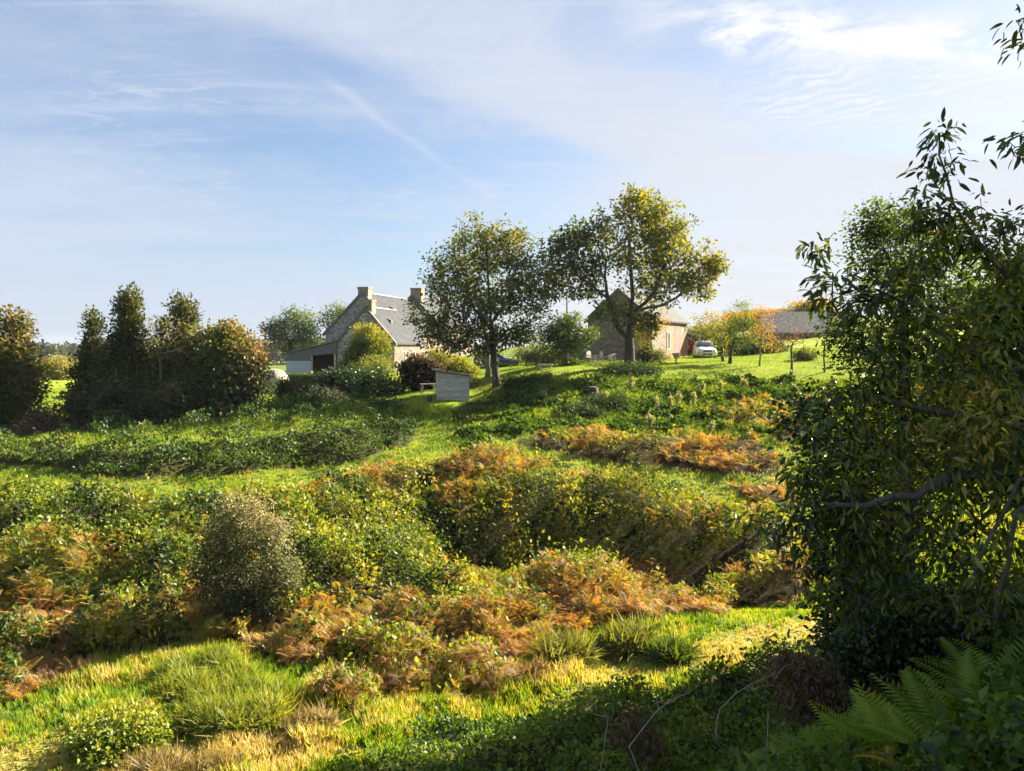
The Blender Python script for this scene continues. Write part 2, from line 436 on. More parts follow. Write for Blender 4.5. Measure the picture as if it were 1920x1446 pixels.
# ------------------------------------------------------------------ camera, sun, sky
cam = bpy.data.cameras.new('camera'); co_ = bpy.data.objects.new('camera', cam); C.objects.link(co_)
cam.sensor_width = 36; cam.lens = 36 * F / 1920; cam.shift_y = -(723 - HY) / 1920
co_.rotation_euler = (math.pi / 2, 0, 0); cam.clip_start = 0.1; cam.clip_end = 20000
S.camera = co_
sl = bpy.data.lights.new('sun', 'SUN'); sl.energy = 5.0; sl.angle = math.radians(0.55); sl.color = (1.0, 0.87, 0.66)
so_ = bpy.data.objects.new('sun', sl); C.objects.link(so_); so_.rotation_euler = Vector(-SDIR).to_track_quat('-Z', 'Y').to_euler()
so_.location = (40, 20, 40)
S.view_settings.view_transform = 'Standard'; S.view_settings.look = 'None'; S.view_settings.exposure = 2.5; S.view_settings.gamma = 1
S.render.film_transparent = False
try:
    S.cycles.max_bounces = 6; S.cycles.diffuse_bounces = 3; S.cycles.transmission_bounces = 3; S.cycles.glossy_bounces = 2; S.cycles.use_denoising = True
except Exception: pass

W = bpy.data.worlds.new('World'); S.world = W; W.use_nodes = True; W.node_tree.nodes.clear(); N = NT(W.node_tree)
d = N.n('ShaderNodeTexCoord').outputs['Generated']
sep = N.n('ShaderNodeSeparateXYZ', {0: d}).outputs
z = N.m('ADD', N.m('MAXIMUM', sep[2], 0.0), 0.035)
# a flat cloud deck overhead: direction divided by its rise gives the place on the deck
u, v = N.m('DIVIDE', sep[0], z), N.m('DIVIDE', sep[1], z)
uv = N.n('ShaderNodeCombineXYZ', {0: u, 1: v}).outputs[0]
sky = N.n('ShaderNodeTexSky', sky_type='NISHITA', sun_disc=False, sun_elevation=EL, sun_rotation=math.atan2(SUN[0], SUN[1]), air_density=1.0, dust_density=1.0, ozone_density=1.5).outputs[0]
def band(n0, n1, c, a, b):      # soft stripe along a line n0*u+n1*v=c on the deck
    t = N.m('SUBTRACT', N.m('ADD', N.m('MULTIPLY', u, n0), N.m('MULTIPLY', v, n1)), c)
    return t
wig = N.m('MULTIPLY', N.m('SUBTRACT', N.noise(uv, 1.3, 5), 0.5), 0.22)
tex = N.noise(N.n('ShaderNodeMapping', {'Vector': uv, 'Rotation': (0, 0, .5), 'Scale': (1.2, .7, 1)}).outputs[0], 2.6, 9, .7, .9)
# veil of high cirrus, drawn out along the wind
st = N.n('ShaderNodeMapping', {'Vector': uv, 'Rotation': (0, 0, math.radians(12)), 'Scale': (0.22, 0.62, 1)}).outputs[0]
veil = N.noise(st, 1.1, 7, 0.6, 0.6)
st2 = N.n('ShaderNodeMapping', {'Vector': uv, 'Location': (3.1, 1.7, 0), 'Rotation': (0, 0, math.radians(-8)), 'Scale': (0.18, 0.38, 1)}).outputs[0]
veil2 = N.noise(st2, 0.8, 5, 0.55, 0.3)
m1 = N.m('MULTIPLY', N.m('MULTIPLY', N.ss(veil, 0.30, 0.75), N.m('ADD', .45, N.m('MULTIPLY', N.ss(tex, .35, .65), .75))), 0.66)
m2 = N.m('MULTIPLY', N.ss(veil2, 0.30, 0.75), 0.62)
# wide spread contrail: a fan from high left down to the middle
t = N.m('ADD', band(0.765, -0.644, -2.06, 0, 0), wig)
fan = N.m('MULTIPLY', N.ss(t, -0.03, 0.24), N.m('SUBTRACT', 1.0, N.ss(t, 0.45, 1.15)))
fan = N.m('MULTIPLY', fan, N.m('MULTIPLY', N.m('ADD', 0.42, N.m('MULTIPLY', N.m('ADD', veil, N.ss(tex, .25, .75)), .32)), N.m('SUBTRACT', 1.0, N.ss(v, 3.4, 4.6))))
# the thin fresh contrail
t2 = N.m('ADD', band(0.961, -0.277, -1.327, 0, 0), N.m('MULTIPLY', wig, .45))
thin = N.m('SUBTRACT', 1.0, N.ss(N.m('ABSOLUTE', t2), 0.0, 0.05))
thin = N.m('MULTIPLY', N.m('MULTIPLY', thin, N.m('MULTIPLY', N.ss(tex, .15, .65), .30)), N.m('MULTIPLY', N.ss(v, 2.3, 2.7), N.m('SUBTRACT', 1.0, N.ss(v, 3.4, 5.2))))
# bright broken rolls upper right and a long bank lower down
puff = N.noise(uv, 3.2, 9, 0.68, 0.5)
pv = N.m('ADD', v, N.m('MULTIPLY', u, -0.12))
roll = N.m('MULTIPLY', N.ss(pv, 1.85, 2.10), N.m('SUBTRACT', 1.0, N.ss(pv, 2.18, 2.46)))
roll = N.m('MULTIPLY', N.m('MULTIPLY', roll, N.ss(u, 0.22, 0.65)), N.ss(puff, 0.36, 0.58))
# fish-scale ripples on the right
wv = N.n('ShaderNodeTexWave', {'Vector': uv, 'Scale': 5.2, 'Distortion': 9.0, 'Detail': 3.0, 'Detail Scale': 1.6}, wave_type='BANDS', bands_direction='DIAGONAL').outputs['Fac']
rip = N.m('MULTIPLY', N.m('MULTIPLY', N.ss(v, 2.38, 2.56), N.m('SUBTRACT', 1.0, N.ss(v, 2.85, 3.4))), N.ss(u, 0.55, 1.1))
rip = N.m('MULTIPLY', rip, N.m('ADD', 0.16, N.m('MULTIPLY', N.m('MULTIPLY', wv, N.ss(puff, .3, .55)), 0.75)))
pv2 = N.m('ADD', v, N.m('MULTIPLY', wig, 2.0))
bank = N.m('MULTIPLY', N.ss(pv2, 3.35, 3.6), N.ss(u, 0.0, 0.9))
bank = N.m('MULTIPLY', bank, N.m('ADD', 0.55, N.m('MULTIPLY', N.ss(veil, .3, .65), 0.42)))
# small fleecy puffs on the left
fl = N.m('MULTIPLY', N.ss(N.noise(uv, 0.9, 2), 0.50, 0.64), N.ss(N.noise(N.n('ShaderNodeMapping', {'Vector': uv, 'Scale': (1, 1.6, 1)}).outputs[0], 4.5, 9, .70, .6), 0.47, 0.66))
fl = N.m('MULTIPLY', fl, N.m('MULTIPLY', N.ss(v, 2.0, 2.6), 0.75))
def screen(*ms):
    r = None
    for k in ms:
        i = N.m('SUBTRACT', 1.0, k); r = i if r is None else N.m('MULTIPLY', r, i)
    return N.m('SUBTRACT', 1.0, r)
low = N.m('MULTIPLY', N.ss(sep[2], 0.16, 0.0), 0.55)
fib = N.noise(N.n('ShaderNodeMapping', {'Vector': uv, 'Location': (1.3, .4, 0), 'Rotation': (0, 0, math.radians(24)), 'Scale': (0.55, 3.0, 1)}).outputs[0], 1.5, 9, .66, .8)
m3 = N.m('MULTIPLY', N.m('MULTIPLY', N.ss(fib, .46, .72), N.ss(veil2, .30, .6)), .62)
lveil = N.m('MULTIPLY', N.m('MULTIPLY', N.ss(u, -1.1, -2.3), N.ss(v, 2.3, 3.6)), N.m('ADD', .35, N.m('MULTIPLY', N.ss(veil, .3, .65), .4)))
blue = N.m('MULTIPLY', N.m('MULTIPLY', N.ss(u, -1.7, -.6), N.ss(u, .9, .1)), N.m('MULTIPLY', N.ss(v, 2.0, 2.4), N.ss(v, 5.5, 3.6)))
clear = N.m('SUBTRACT', 1.0, N.m('MULTIPLY', blue, .30))
m1 = N.m('MULTIPLY', m1, clear); m2 = N.m('MULTIPLY', m2, clear)
mask = screen(m1, m2, m3, lveil, fan, thin, roll, rip, bank, fl, low)
cl = N.mix(N.ss(N.m('ADD', u, N.m('MULTIPLY', v, .1)), -1.5, 2.0), (0.116, 0.131, 0.158), (0.143, 0.148, 0.158))
cl = N.mix(N.m('MULTIPLY', screen(roll, N.m('MULTIPLY', rip, .6), N.m('MULTIPLY', thin, .6)), 1.0), cl, (0.185, 0.185, 0.185))
bl = N.mix(1.0, sky, (0.0250, 0.0275, 0.0308), 'MULTIPLY')
N.nt.links.new(N.n('ShaderNodeBackground', {0: N.mix(mask, bl, cl), 1: 1.0}).outputs[0], N.n('ShaderNodeOutputWorld').inputs[0])

# ------------------------------------------------------------------ mesh building
class MB:
    def __init__(s): s.v, s.f = [], []
    def box(s, x0, y0, z0, x1, y1, z1):
        b = len(s.v)
        s.v += [(x0, y0, z0), (x1, y0, z0), (x1, y1, z0), (x0, y1, z0), (x0, y0, z1), (x1, y0, z1), (x1, y1, z1), (x0, y1, z1)]
        s.f += [[b + i for i in q] for q in ((0, 3, 2, 1), (4, 5, 6, 7), (0, 1, 5, 4), (1, 2, 6, 5), (2, 3, 7, 6), (3, 0, 4, 7))]; return s
    def prism(s, poly, y0, y1, ax='y'):
        """poly in (x,z), pushed out along y"""
        b, n = len(s.v), len(poly)
        for y in (y0, y1):
            for p_, q_ in poly: s.v.append((p_, y, q_) if ax == 'y' else (y, p_, q_))
        s.f.append(list(range(b, b + n))); s.f.append(list(range(b + 2 * n - 1, b + n - 1, -1)))
        for i in range(n): s.f.append([b + i, b + n + i, b + n + (i + 1) % n, b + (i + 1) % n])
        return s
    def cyl(s, c, r, h, n=12, ax='z', r2=None):
        b = len(s.v); r2 = r if r2 is None else r2
        for k, rr in ((0, r), (1, r2)):
            for i in range(n):
                a = 2 * math.pi * i / n; p_ = (rr * math.cos(a), rr * math.sin(a), h * k)
                if ax == 'y': p_ = (p_[0], p_[2], p_[1])
                if ax == 'x': p_ = (p_[2], p_[0], p_[1])
                s.v.append((c[0] + p_[0], c[1] + p_[1], c[2] + p_[2]))
        s.f.append(list(range(b + n - 1, b - 1, -1))); s.f.append(list(range(b + n, b + 2 * n)))
        for i in range(n): s.f.append([b + i, b + (i + 1) % n, b + n + (i + 1) % n, b + n + i])
        return s
    def lathe(s, prof, c=(0, 0, 0), n=14):
        b = len(s.v)
        for r, z_ in prof:
            for i in range(n):
                a = 2 * math.pi * i / n; s.v.append((c[0] + r * math.cos(a), c[1] + r * math.sin(a), c[2] + z_))
        for k in range(len(prof) - 1):
            for i in range(n): s.f.append([b + k * n + i, b + k * n + (i + 1) % n, b + (k + 1) * n + (i + 1) % n, b + (k + 1) * n + i])
        return s
    def build(s, name, mat, parent=None, bevel=0.0, smooth=False):
        me = bpy.data.meshes.new(name); me.from_pydata(s.v, [], s.f); me.update()
        bm = bmesh.new(); bm.from_mesh(me); bmesh.ops.recalc_face_normals(bm, faces=bm.faces)
        if bevel: bmesh.ops.bevel(bm, geom=bm.edges[:], offset=bevel, segments=2, affect='EDGES', profile=.6)
        for f in bm.faces: f.smooth = smooth
        bm.to_mesh(me); bm.free()
        return link(name, me, mat, parent)

def stone_mat(name, dark, light, mortar, sc=(2.6, 2.6, 6.0), contrast=.5):
    m, nt = new_mat(name); N = NT(nt)
    co = N.n('ShaderNodeTexCoord').outputs['Object']
    wob = N.n('ShaderNodeTexNoise', {'Vector': co, 'Scale': 2.0, 'Detail': 2}).outputs['Color']
    co2 = N.mix(0.05, co, wob, 'ADD')
    mp = N.n('ShaderNodeMapping', {'Vector': co2, 'Scale': sc}).outputs[0]
    vo = N.n('ShaderNodeTexVoronoi', {'Vector': mp, 'Scale': 1.0, 'Randomness': .9})
    ed = N.n('ShaderNodeTexVoronoi', {'Vector': mp, 'Scale': 1.0, 'Randomness': .9}, feature='DISTANCE_TO_EDGE').outputs['Distance']
    val = N.n('ShaderNodeSeparateColor', {0: vo.outputs['Color']}).outputs[0]
    st = N.ramp(val, [(0.0, dark), (0.45, tuple((a + b) / 2 for a, b in zip(dark, light))), (1.0, light)])
    big = N.noise(co, .5, 4)
    st = N.mix(N.m('MULTIPLY', N.ss(big, .4, .75), .35), st, tuple(c * .55 for c in light))
    st = N.mix(N.m('MULTIPLY', N.noise(co, 14, 4), .35), st, dark)
    mk = N.ss(ed, 0.03, 0.12)
    col = N.mix(mk, mortar, st)
    b = N.n('ShaderNodeBump', {'Height': mk, 'Strength': contrast, 'Distance': .05}).outputs[0]
    N.out(N.n('ShaderNodeBsdfPrincipled', {'Base Color': col, 'Roughness': .92, 'Normal': b}).outputs[0])
    return m

def slate_mat(name, c1, c2, rough=.75, axes='yz'):
    m, nt = new_mat(name); N = NT(nt)
    co = N.n('ShaderNodeTexCoord').outputs['Object']
    s = N.n('ShaderNodeSeparateXYZ', {0: co}).outputs
    uvv = N.n('ShaderNodeCombineXYZ', {0: s[1] if axes == 'yz' else s[0], 1: N.m('MULTIPLY', s[2], 1.35), 2: 0.0}).outputs[0]
    br = N.n('ShaderNodeTexBrick', {'Vector': uvv, 'Color1': (*c1, 1), 'Color2': (*c2, 1), 'Mortar': (c1[0] * .35, c1[1] * .35, c1[2] * .35, 1), 'Scale': 1.0, 'Mortar Size': .012, 'Bias': 0.0, 'Brick Width': .24, 'Row Height': .17})
    n_ = N.noise(co, 1.1, 5)
    col = N.mix(N.m('MULTIPLY', N.ss(n_, .45, .75), .4), br.outputs[0], (.09, .09, .075))
    b = N.n('ShaderNodeBump', {'Height': br.outputs[1], 'Strength': .5, 'Distance': .02}, invert=True).outputs[0]
    N.out(N.n('ShaderNodeBsdfPrincipled', {'Base Color': col, 'Roughness': rough, 'Normal': b, 'Specular IOR Level': .15}).outputs[0])
    return m

def plank_mat(name, c1, c2, h=.12, gap=.03):
    m, nt = new_mat(name); N = NT(nt)
    co = N.n('ShaderNodeTexCoord').outputs['Object']
    z_ = N.n('ShaderNodeSeparateXYZ', {0: co}).outputs[2]
    k = N.m('DIVIDE', z_, h); fr = N.m('FRACT', k); row = N.m('FLOOR', k)
    rnd = N.n('ShaderNodeTexWhiteNoise', {'W': row}, noise_dimensions='1D').outputs[0]
    mp = N.n('ShaderNodeMapping', {'Vector': co, 'Scale': (1, 1, 9)}).outputs[0]
    g = N.noise(mp, 2.4, 8, .7, .5)
    col = N.mix(N.m('ADD', N.m('MULTIPLY', rnd, .35), N.m('MULTIPLY', N.ss(g, .35, .65), .7)), c1, c2)
    edge = N.ss(fr, 0.0, .1)
    col = N.mix(edge, tuple(c * .25 for c in c1), col)
    b = N.n('ShaderNodeBump', {'Height': N.m('ADD', edge, N.m('MULTIPLY', g, .3)), 'Strength': .6, 'Distance': .02}).outputs[0]
    N.out(N.n('ShaderNodeBsdfPrincipled', {'Base Color': col, 'Roughness': .85, 'Normal': b}).outputs[0])
    return m

M = dict(
 stone=stone_mat('grey_rubble_stone', (.05, .048, .05), (.52, .50, .48), (.22, .21, .195), (3.4, 3.4, 8.5)),
 warm=stone_mat('warm_rubble_stone', (.085, .064, .05), (.27, .21, .17), (.16, .13, .105), (3.0, 3.0, 7.0)),  # also carries the painted sunlit tone of the side wall skins
 barn=stone_mat('brown_rubble_stone', (.11, .085, .065), (.34, .27, .21), (.20, .17, .14), (3.0, 3.0, 7.0)),
 slate=slate_mat('blue_grey_slate', (.030, .034, .044), (.052, .058, .073)),
 slate2=slate_mat('lichened_slate', (.065, .070, .080), (.15, .155, .17), .7, 'xz'),
 coping=plain('dark_coping', (.075, .08, .09), .6),
 ridge=plain('pale_ridge_tile', (.27, .25, .23), .8),
 brick=stone_mat('chimney_brick', (.14, .10, .075), (.36, .27, .20), (.25, .22, .19), (4.5, 4.5, 12)),
 zinc=plain('grey_painted_sheet', (.07, .08, .095), .5),
 pale_plank=plank_mat('pale_boards', (.36, .40, .46), (.44, .48, .54), .22),
 dark=plain('dark_timber', (.05, .042, .035), .9),  # very dark brown wood for the backs of the shelters
 white=plain('white_paint', (.50, .49, .47), .5, var=.04),
 glass=plain('window_glass', (.03, .035, .045), .08, var=.05),
 redwood=plank_mat('red_brown_wood', (.22, .075, .03), (.33, .12, .05), .16),
 redbrick=stone_mat('orange_brick', (.30, .13, .07), (.36, .16, .09), (.25, .18, .13), (5, 5, 14)),
 grey_wood=plank_mat('weathered_grey_boards', (.22, .20, .175), (.58, .55, .49), .125),
 tan_wood=plank_mat('tan_boards', (.36, .30, .22), (.50, .43, .33), .5),
 felt=plain('roofing_felt', (.07, .07, .065), .85),
 steel=plain('grey_metal', (.3, .31, .32), .4, .6),
)

# ------------------------------------------------------------------ farmhouse
ground_h = -2.95
hx, hy = -16.9, 87.0
house = empty('stone_farmhouse', (hx, hy, ground_h), math.radians(-14.4), 'long grey stone farmhouse with steep slate roofs and stone chimneys, left of the tall trees', 'house')
def gable_body(mb, x0, x1, y0, y1, ze, zr, zb=-1.5):
    return mb.prism([(x0, zb), (x1, zb), (x1, ze), ((x0 + x1) / 2, zr), (x0, ze)], y0, y1)
def roof_slab(mb, x0, x1, y0, y1, ze, zr, over=.28, th=.14, sides=(-1, 1)):
    xm = (x0 + x1) / 2; hw = (x1 - x0) / 2; sl = (zr - ze) / hw
    for sd in sides:
        xe = xm + sd * (hw + over); zE = ze - over * sl
        mb.prism([(xm, zr + .03), (xe, zE + .03), (xe, zE + .03 + th), (xm, zr + .03 + th)], y0, y1)
def verge(mb, x0, x1, y0, y1, ze, zr, over=.3):
    xm = (x0 + x1) / 2; hw = (x1 - x0) / 2; sl = (zr - ze) / hw
    for sd in (-1, 1):
        xe = xm + sd * (hw + over); zE = ze - over * sl
        mb.prism([(xm, zr - .12), (xe, zE - .12), (xe, zE + .26), (xm, zr + .26)], y0, y1)
MAIN = (-4.5, 4.5, 0.0, 14.45, 4.5, 8.9)
EXT = (.72, 6.95, -7.25, -.003, 3.4, 6.85)
THIRD = (-4.3, 4.7, 14.5, 27.5, 5.1, 9.55)
walls = MB()
for q in (MAIN, THIRD): gable_body(walls, *q)
walls.build('wall', M['stone'], house)
e = MB(); gable_body(e, *EXT); ext_w = e.build('front_wing_wall', M['stone'], house)
# sunlight painted on the sunny side: a thin warmer-toned skin standing proud of the wall
for q in ((6.953, -7.2, -1.5, 7.0, -.05, 3.2), (4.503, 0.05, -1.5, 4.55, 14.4, 4.25), (4.703, 14.6, -1.5, 4.75, 27.4, 4.85)):
    sk_ = MB(); sk_.box(*q); sk_.build('sunlit_wall_skin', M['warm'], house)
r = MB(); roof_slab(r, *MAIN[:2], .15, 14.6, *MAIN[4:]); r.build('main_roof', M['slate'], house)
r = MB(); roof_slab(r, *EXT[:2], -7.1, 1.0, *EXT[4:]); r.build('front_wing_roof', M['slate'], house)
r = MB(); roof_slab(r, *THIRD[:2], 14.8, 27.7, *THIRD[4:]); r.build('far_wing_roof', M['slate'], house)
for q in (MAIN, EXT, THIRD):
    v_ = MB(); verge(v_, q[0], q[1], q[2] - .12, q[2] + .16, q[4], q[5]); v_.build('gable_coping', M['coping'], house)
for (xm, y0, y1, zr) in ((0, 1.2, 14.3, 8.9), (3.835, -6.0, .9, 6.85), (.2, 15.8, 27.5, 9.55)):
    t_ = MB(); y = y0
    while y < y1 - .3: t_.prism([(xm - .16, zr + .12), (xm, zr + .26), (xm + .16, zr + .12), (xm, zr + .19)], y, y + .36); y += .42
    t_.build('ridge_tiles', M['ridge'], house)
def chimney(x, y, z0, z1, w, dp):
    c = MB(); c.box(x - w / 2, y, z0, x + w / 2, y + dp, z1 - .22); c.box(x - w / 2 - .06, y - .06, z1 - .22, x + w / 2 + .06, y + dp + .06, z1)
    o = c.build('chimney', M['brick'], house)
chimney(.1, .1, 8.2, 9.68, 1.25, 1.0); chimney(3.9, -7.1, 6.1, 7.75, 1.15, .95); chimney(.75, 14.6, 8.7, 10.62, 1.5, 1.1)
for (x, y, z_) in ((1.7, 4.2, 7.33), (2.2, 9.5, 6.83), (5.0, -4.2, 5.6)):     # small vents lying in the slates
    v_ = MB(); v_.prism([(x - .3, z_ + .42), (x + .35, z_ - .22), (x + .35, z_ + .12)], y, y + .5); v_.build('roof_vent', M['coping'], house)
def window(parent, x, y0, y1, z0, z1, fm='white'):
    f = MB(); w = .1
    f.box(x, y0, z0, x + .06, y1, z0 + w); f.box(x, y0, z1 - w, x + .06, y1, z1); f.box(x, y0, z0 + w, x + .06, y0 + w, z1 - w); f.box(x, y1 - w, z0 + w, x + .06, y1, z1 - w)
    f.box(x + .004, (y0 + y1) / 2 - .04, z0 + w, x + .056, (y0 + y1) / 2 + .04, z1 - w)
    o = f.build('window', M[fm], parent)
    g = MB(); g.box(x + .015, y0 + w, z0 + w, x + .03, y1 - w, z1 - w); g.build('pane', M['glass'], o)
    return o
for y0 in (-5.4, -2.6): window(house, 7.002, y0, y0 + 1.1, 1.1, 2.5)
for y0 in (2.0, 6.5, 11.0): window(house, 4.552, y0, y0 + 1.1, 1.0, 2.5)
dr = MB(); dr.box(7.002, -1.3, 0, 7.06, -.3, 2.1); dr.build('door', M['white'], house)
# lean-to shelter on the left of the front wing
lt = MB(); lt.prism([(-5.35, 2.12), (.71, 3.45), (.71, 3.58), (-5.35, 2.25)], -7.6, -1.0); shelter = lt.build('shelter_roof', M['coping'], house)
fa = MB(); fa.prism([(-5.1, 1.45), (-2.25, 1.45), (-2.25, 2.0), (.70, 2.25), (.70, 3.40), (-5.1, 2.13)], -7.42, -7.36); fa.build('shelter_fascia', M['zinc'], house)
pl = MB(); pl.box(-5.1, -7.4, -1.0, -2.25, -7.34, 1.447); pl.build('boarded_panel', M['pale_plank'], house)
bk = MB(); bk.box(-5.1, -1.2, -1, .7, -1.1, 2.2); bk.box(-5.1, -7.3, -1, -5.0, -1.21, 2.0); bk.build('shelter_back_wall', M['dark'], house)
for q in [(-2.25, -7.35, -1, -2.1, -7.2, 1.99), (.35, -7.35, -1, .55, -7.2, 2.2)] + [(-1.9 + .35 * k, -3.0, -1, -1.8 + .35 * k, -2.9, 2.3) for k in range(4)]:
    po = MB(); po.box(*q); po.build('shelter_post', M['tan_wood'], house)

# ------------------------------------------------------------------ barn and its car shelter
barn = empty('stone_barn', (9.33, 67.45, -1.18), math.radians(-29.4), 'brown stone barn with a slate roof and sunlit side wall behind the big golden tree', 'barn')
B = (-2.95, 2.95, 0.0, 10.4, 3.55, 6.06)
b_ = MB(); gable_body(b_, *B); b_.build('wall', M['barn'], barn)
for y0, y1 in ((.05, 3.75), (6.3, 8.3), (9.55, 10.35)):
    b_ = MB(); b_.box(2.953, y0, -1, 3.0, y1, 3.35); b_.build('sunlit_wall_skin', M['warm'], barn)  # sunlit tone laid over the barn's sunny side as a thin skin
b_ = MB(); b_.box(2.953, 3.753, -1, 2.99, 6.297, 3.3); b_.build('brick_infill', M['redbrick'], barn)
r = MB(); roof_slab(r, *B[:2], -.18, 10.5, *B[4:]); r.build('roof', M['slate'], barn)
v_ = MB(); verge(v_, B[0], B[1], -.24, -.19, B[4], B[5]); v_.build('verge_board', M['coping'], barn)
window(barn, 2.993, 3.95, 4.95, .9, 2.5)
d_ = MB(); d_.box(2.953, 8.303, -.3, 2.985, 9.547, 2.55); dd_ = d_.build('door', M['redwood'], barn)
d_ = MB(); d_.box(2.986, 8.5, 1.0, 3.03, 8.56, 1.15); d_.build('handle', M['steel'], dd_)
c_ = MB(); c_.prism([(2.0, 3.0), (4.75, 2.28), (4.75, 2.42), (2.0, 3.14)], 10.52, 17.0); c_.build('car_shelter_roof', M['slate'], barn)
c_ = MB(); c_.prism([(2.96, 2.45), (4.76, 2.0), (4.76, 2.27), (2.96, 2.73)], 10.55, 10.63); c_.build('white_fascia', M['white'], barn)
for (x, y) in ((4.05, 10.7), (4.62, 13.6), (4.62, 16.8)):
    c_ = MB(); c_.box(x - .08, y, -.6, x + .08, y + .16, 2.2); c_.build('post', M['white'], barn)
c_ = MB(); c_.box(-2.9, 16.85, -1, 4.5, 16.95, 2.6); c_.box(-.2, 10.6, -1, -.1, 16.84, 2.6); c_.build('car_shelter_back', M['dark'], barn)
tk = MB(); tk.lathe([(.0, 0), (.42, 0), (.42, 1.5), (.36, 1.6), (0, 1.6)]); 
wt = tk.build('water_butt', M['steel'], None, smooth=True); wt.location = at(1095, 69.3); tag(wt, 'grey metal water butt at the left corner of the brown stone barn', 'water butt')

# ------------------------------------------------------------------ low slate outbuilding far right
ob = empty('slate_outbuilding', (0, 0, 0), 0, 'low outbuilding under a long lichened slate roof, far right behind the lawn bank', 'outbuilding')
oz = float(H(34, 87)); ob.location = (32.9, 88, oz)
x0, x1 = -4.0, 5.4; ze, zr = .75, 2.95
b_ = MB(); b_.prism([(-.0, -2), (5, -2), (5, ze), (2.5, zr), (0, ze)], x0, x1, 'x'); b_.build('wall', M['warm'], ob)
b_ = MB(); b_.prism([(-.3, ze - .22), (2.5, zr + .06), (2.5, zr + .2), (-.3, ze - .08)], x0 - .1, x1 + .1, 'x'); b_.prism([(5.3, ze - .22), (2.502, zr + .06), (2.502, zr + .2), (5.3, ze - .08)], x0 - .1, x1 + .1, 'x'); b_.build('roof', M['slate2'], ob)
b_ = MB(); b_.prism([(-.34, ze - .3), (2.5, zr - .02), (2.5, zr + .24), (-.34, ze - .02)], x1 + .103, x1 + .22, 'x'); b_.build('verge_board', M['white'], ob)
b_ = MB(); b_.box(x0 - .1, -.34, ze - .36, x1 + .1, -.305, ze - .2); b_.build('gutter', M['coping'], ob)

# ------------------------------------------------------------------ garden shed and bits
sp = at(846, 51.6)
shed = empty('wooden_shed', (sp[0], sp[1] + .9, sp[2] - .02), math.radians(9), 'weathered grey board shed with a sloping felt roof at the foot of the lawn bank', 'shed')
w = 1.05
s_ = MB(); s_.prism([(-w, -.25), (w, -.25), (w, 1.62), (-w, 1.92)], -.9, -.85); s_.build('front_boards', M['grey_wood'], shed)
s_ = MB(); s_.box(-w, -.849, -.25, -w + .05, .9, 1.92); s_.box(w - .05, -.849, -.25, w, .9, 1.6); s_.prism([(-w + .05, -.25), (w - .05, -.25), (w - .05, 1.6), (-w + .05, 1.9)], .85, .9); s_.build('side_boards', M['tan_wood'], shed)
for q in ((-w - .04, -.94, -.2, -w + .05, -.903, 1.88), (w - .04, -.94, -.2, w + .02, -.903, 1.58)):
    s_ = MB(); s_.box(*q); s_.build('corner_post', M['pale_plank'], shed)
s_ = MB(); s_.prism([(-w - .3, 1.97), (w + .12, 1.63), (w + .12, 1.69), (-w - .3, 2.03)], -1.05, 1.05); s_.build('roof', M['felt'], shed)
s_ = MB(); s_.box(-w - .2, -.5, 2.035, -w + .25, -.2, 2.12); s_.box(-w - .1, 0.1, 2.03, -w + .3, .35, 2.1); tag(s_.build('loose_planks', M['tan_wood'], None), 'short offcuts of plank lying on the shed roof', 'planks')
bpy.data.objects['loose_planks'].location = shed.location; bpy.data.objects['loose_planks'].rotation_euler = shed.rotation_euler

tp = at(803, 53.5)
tb = empty('garden_table', tp, math.radians(15), 'small weathered grey table standing left of the grey shed', 'table')
t_ = MB(); t_.box(-.55, -.35, .70, .55, .35, .75); t_.build('table_top', M['grey_wood'], tb, .008)
for sx in (-1, 1):
    for sy in (-1, 1):
        t_ = MB(); t_.prism([(sx * .40 - .03, .7), (sx * .40 + .03, .7), (sx * .5 + .03, -.1), (sx * .5 - .03, -.1)], sy * .28 - .03, sy * .28 + .03); t_.build('leg', M['grey_wood'], tb)
t_ = MB(); t_.box(-.44, -.02, .25, .44, .02, .31); t_.build('stretcher', M['grey_wood'], tb)
bp_ = at(806, 50.8); k_ = MB(); k_.lathe([(.0, 0), (.16, 0), (.2, .34), (.21, .34), (.2, .36), (.17, .3), (.0, .28)]); k = k_.build('garden_bucket', plain('blue_bucket', (.08, .14, .22), .5), smooth=True); k.location = bp_; tag(k, 'blue bucket on the grass at the left foot of the shed', 'bucket')

# pole
pp = at(1063, 84); pm = MB(); pm.lathe([(.0, -.5), (.11, -.5), (.08, 7.0), (.065, 7.6), (0, 7.6)]); pole = empty('telegraph_pole', pp, 0, 'thin telegraph pole rising between the two tall trees', 'pole')
pm.build('shaft', plain('old_pole', (.17, .15, .13), .9), pole, smooth=True)

# white garden chairs in a heap, urn, bench, stump
chair_spots = [(1108, 60.6, 40, 0, 0), (1122, 60.9, -70, 0, 0), (1138, 60.4, 120, 70, 0)]
chl = ['white plastic garden chair furthest left by the flower bed under the big tree', 'white plastic garden chair between the upright and the tipped one under the big tree', 'white plastic garden chair tipped over nearest the big tree trunk']
def chair_parts(root):
    a = MB(); a.box(-.25, -.25, .4, .25, .25, .43); a.build('seat', M['white'], root, .01)
    a = MB(); a.prism([(-.27, .43), (.27, .43), (.25, .85), (.12, .95), (-.12, .95), (-.25, .85)], .24, .27); a.build('backrest', M['white'], root, .008)
    for sx in (-1, 1):
        a = MB(); a.box(sx * .27 - .03, -.24, .6, sx * .27 + .03, .24, .63); a.build('armrest', M['white'], root)
        for sy in (-1, 1): a = MB(); a.box(sx * .26 - .025, sy * .25 - .025, 0, sx * .26 + .025, sy * .25 + .025, .399 if sy > 0 else .6); a.build('leg', M['white'], root)
first = None
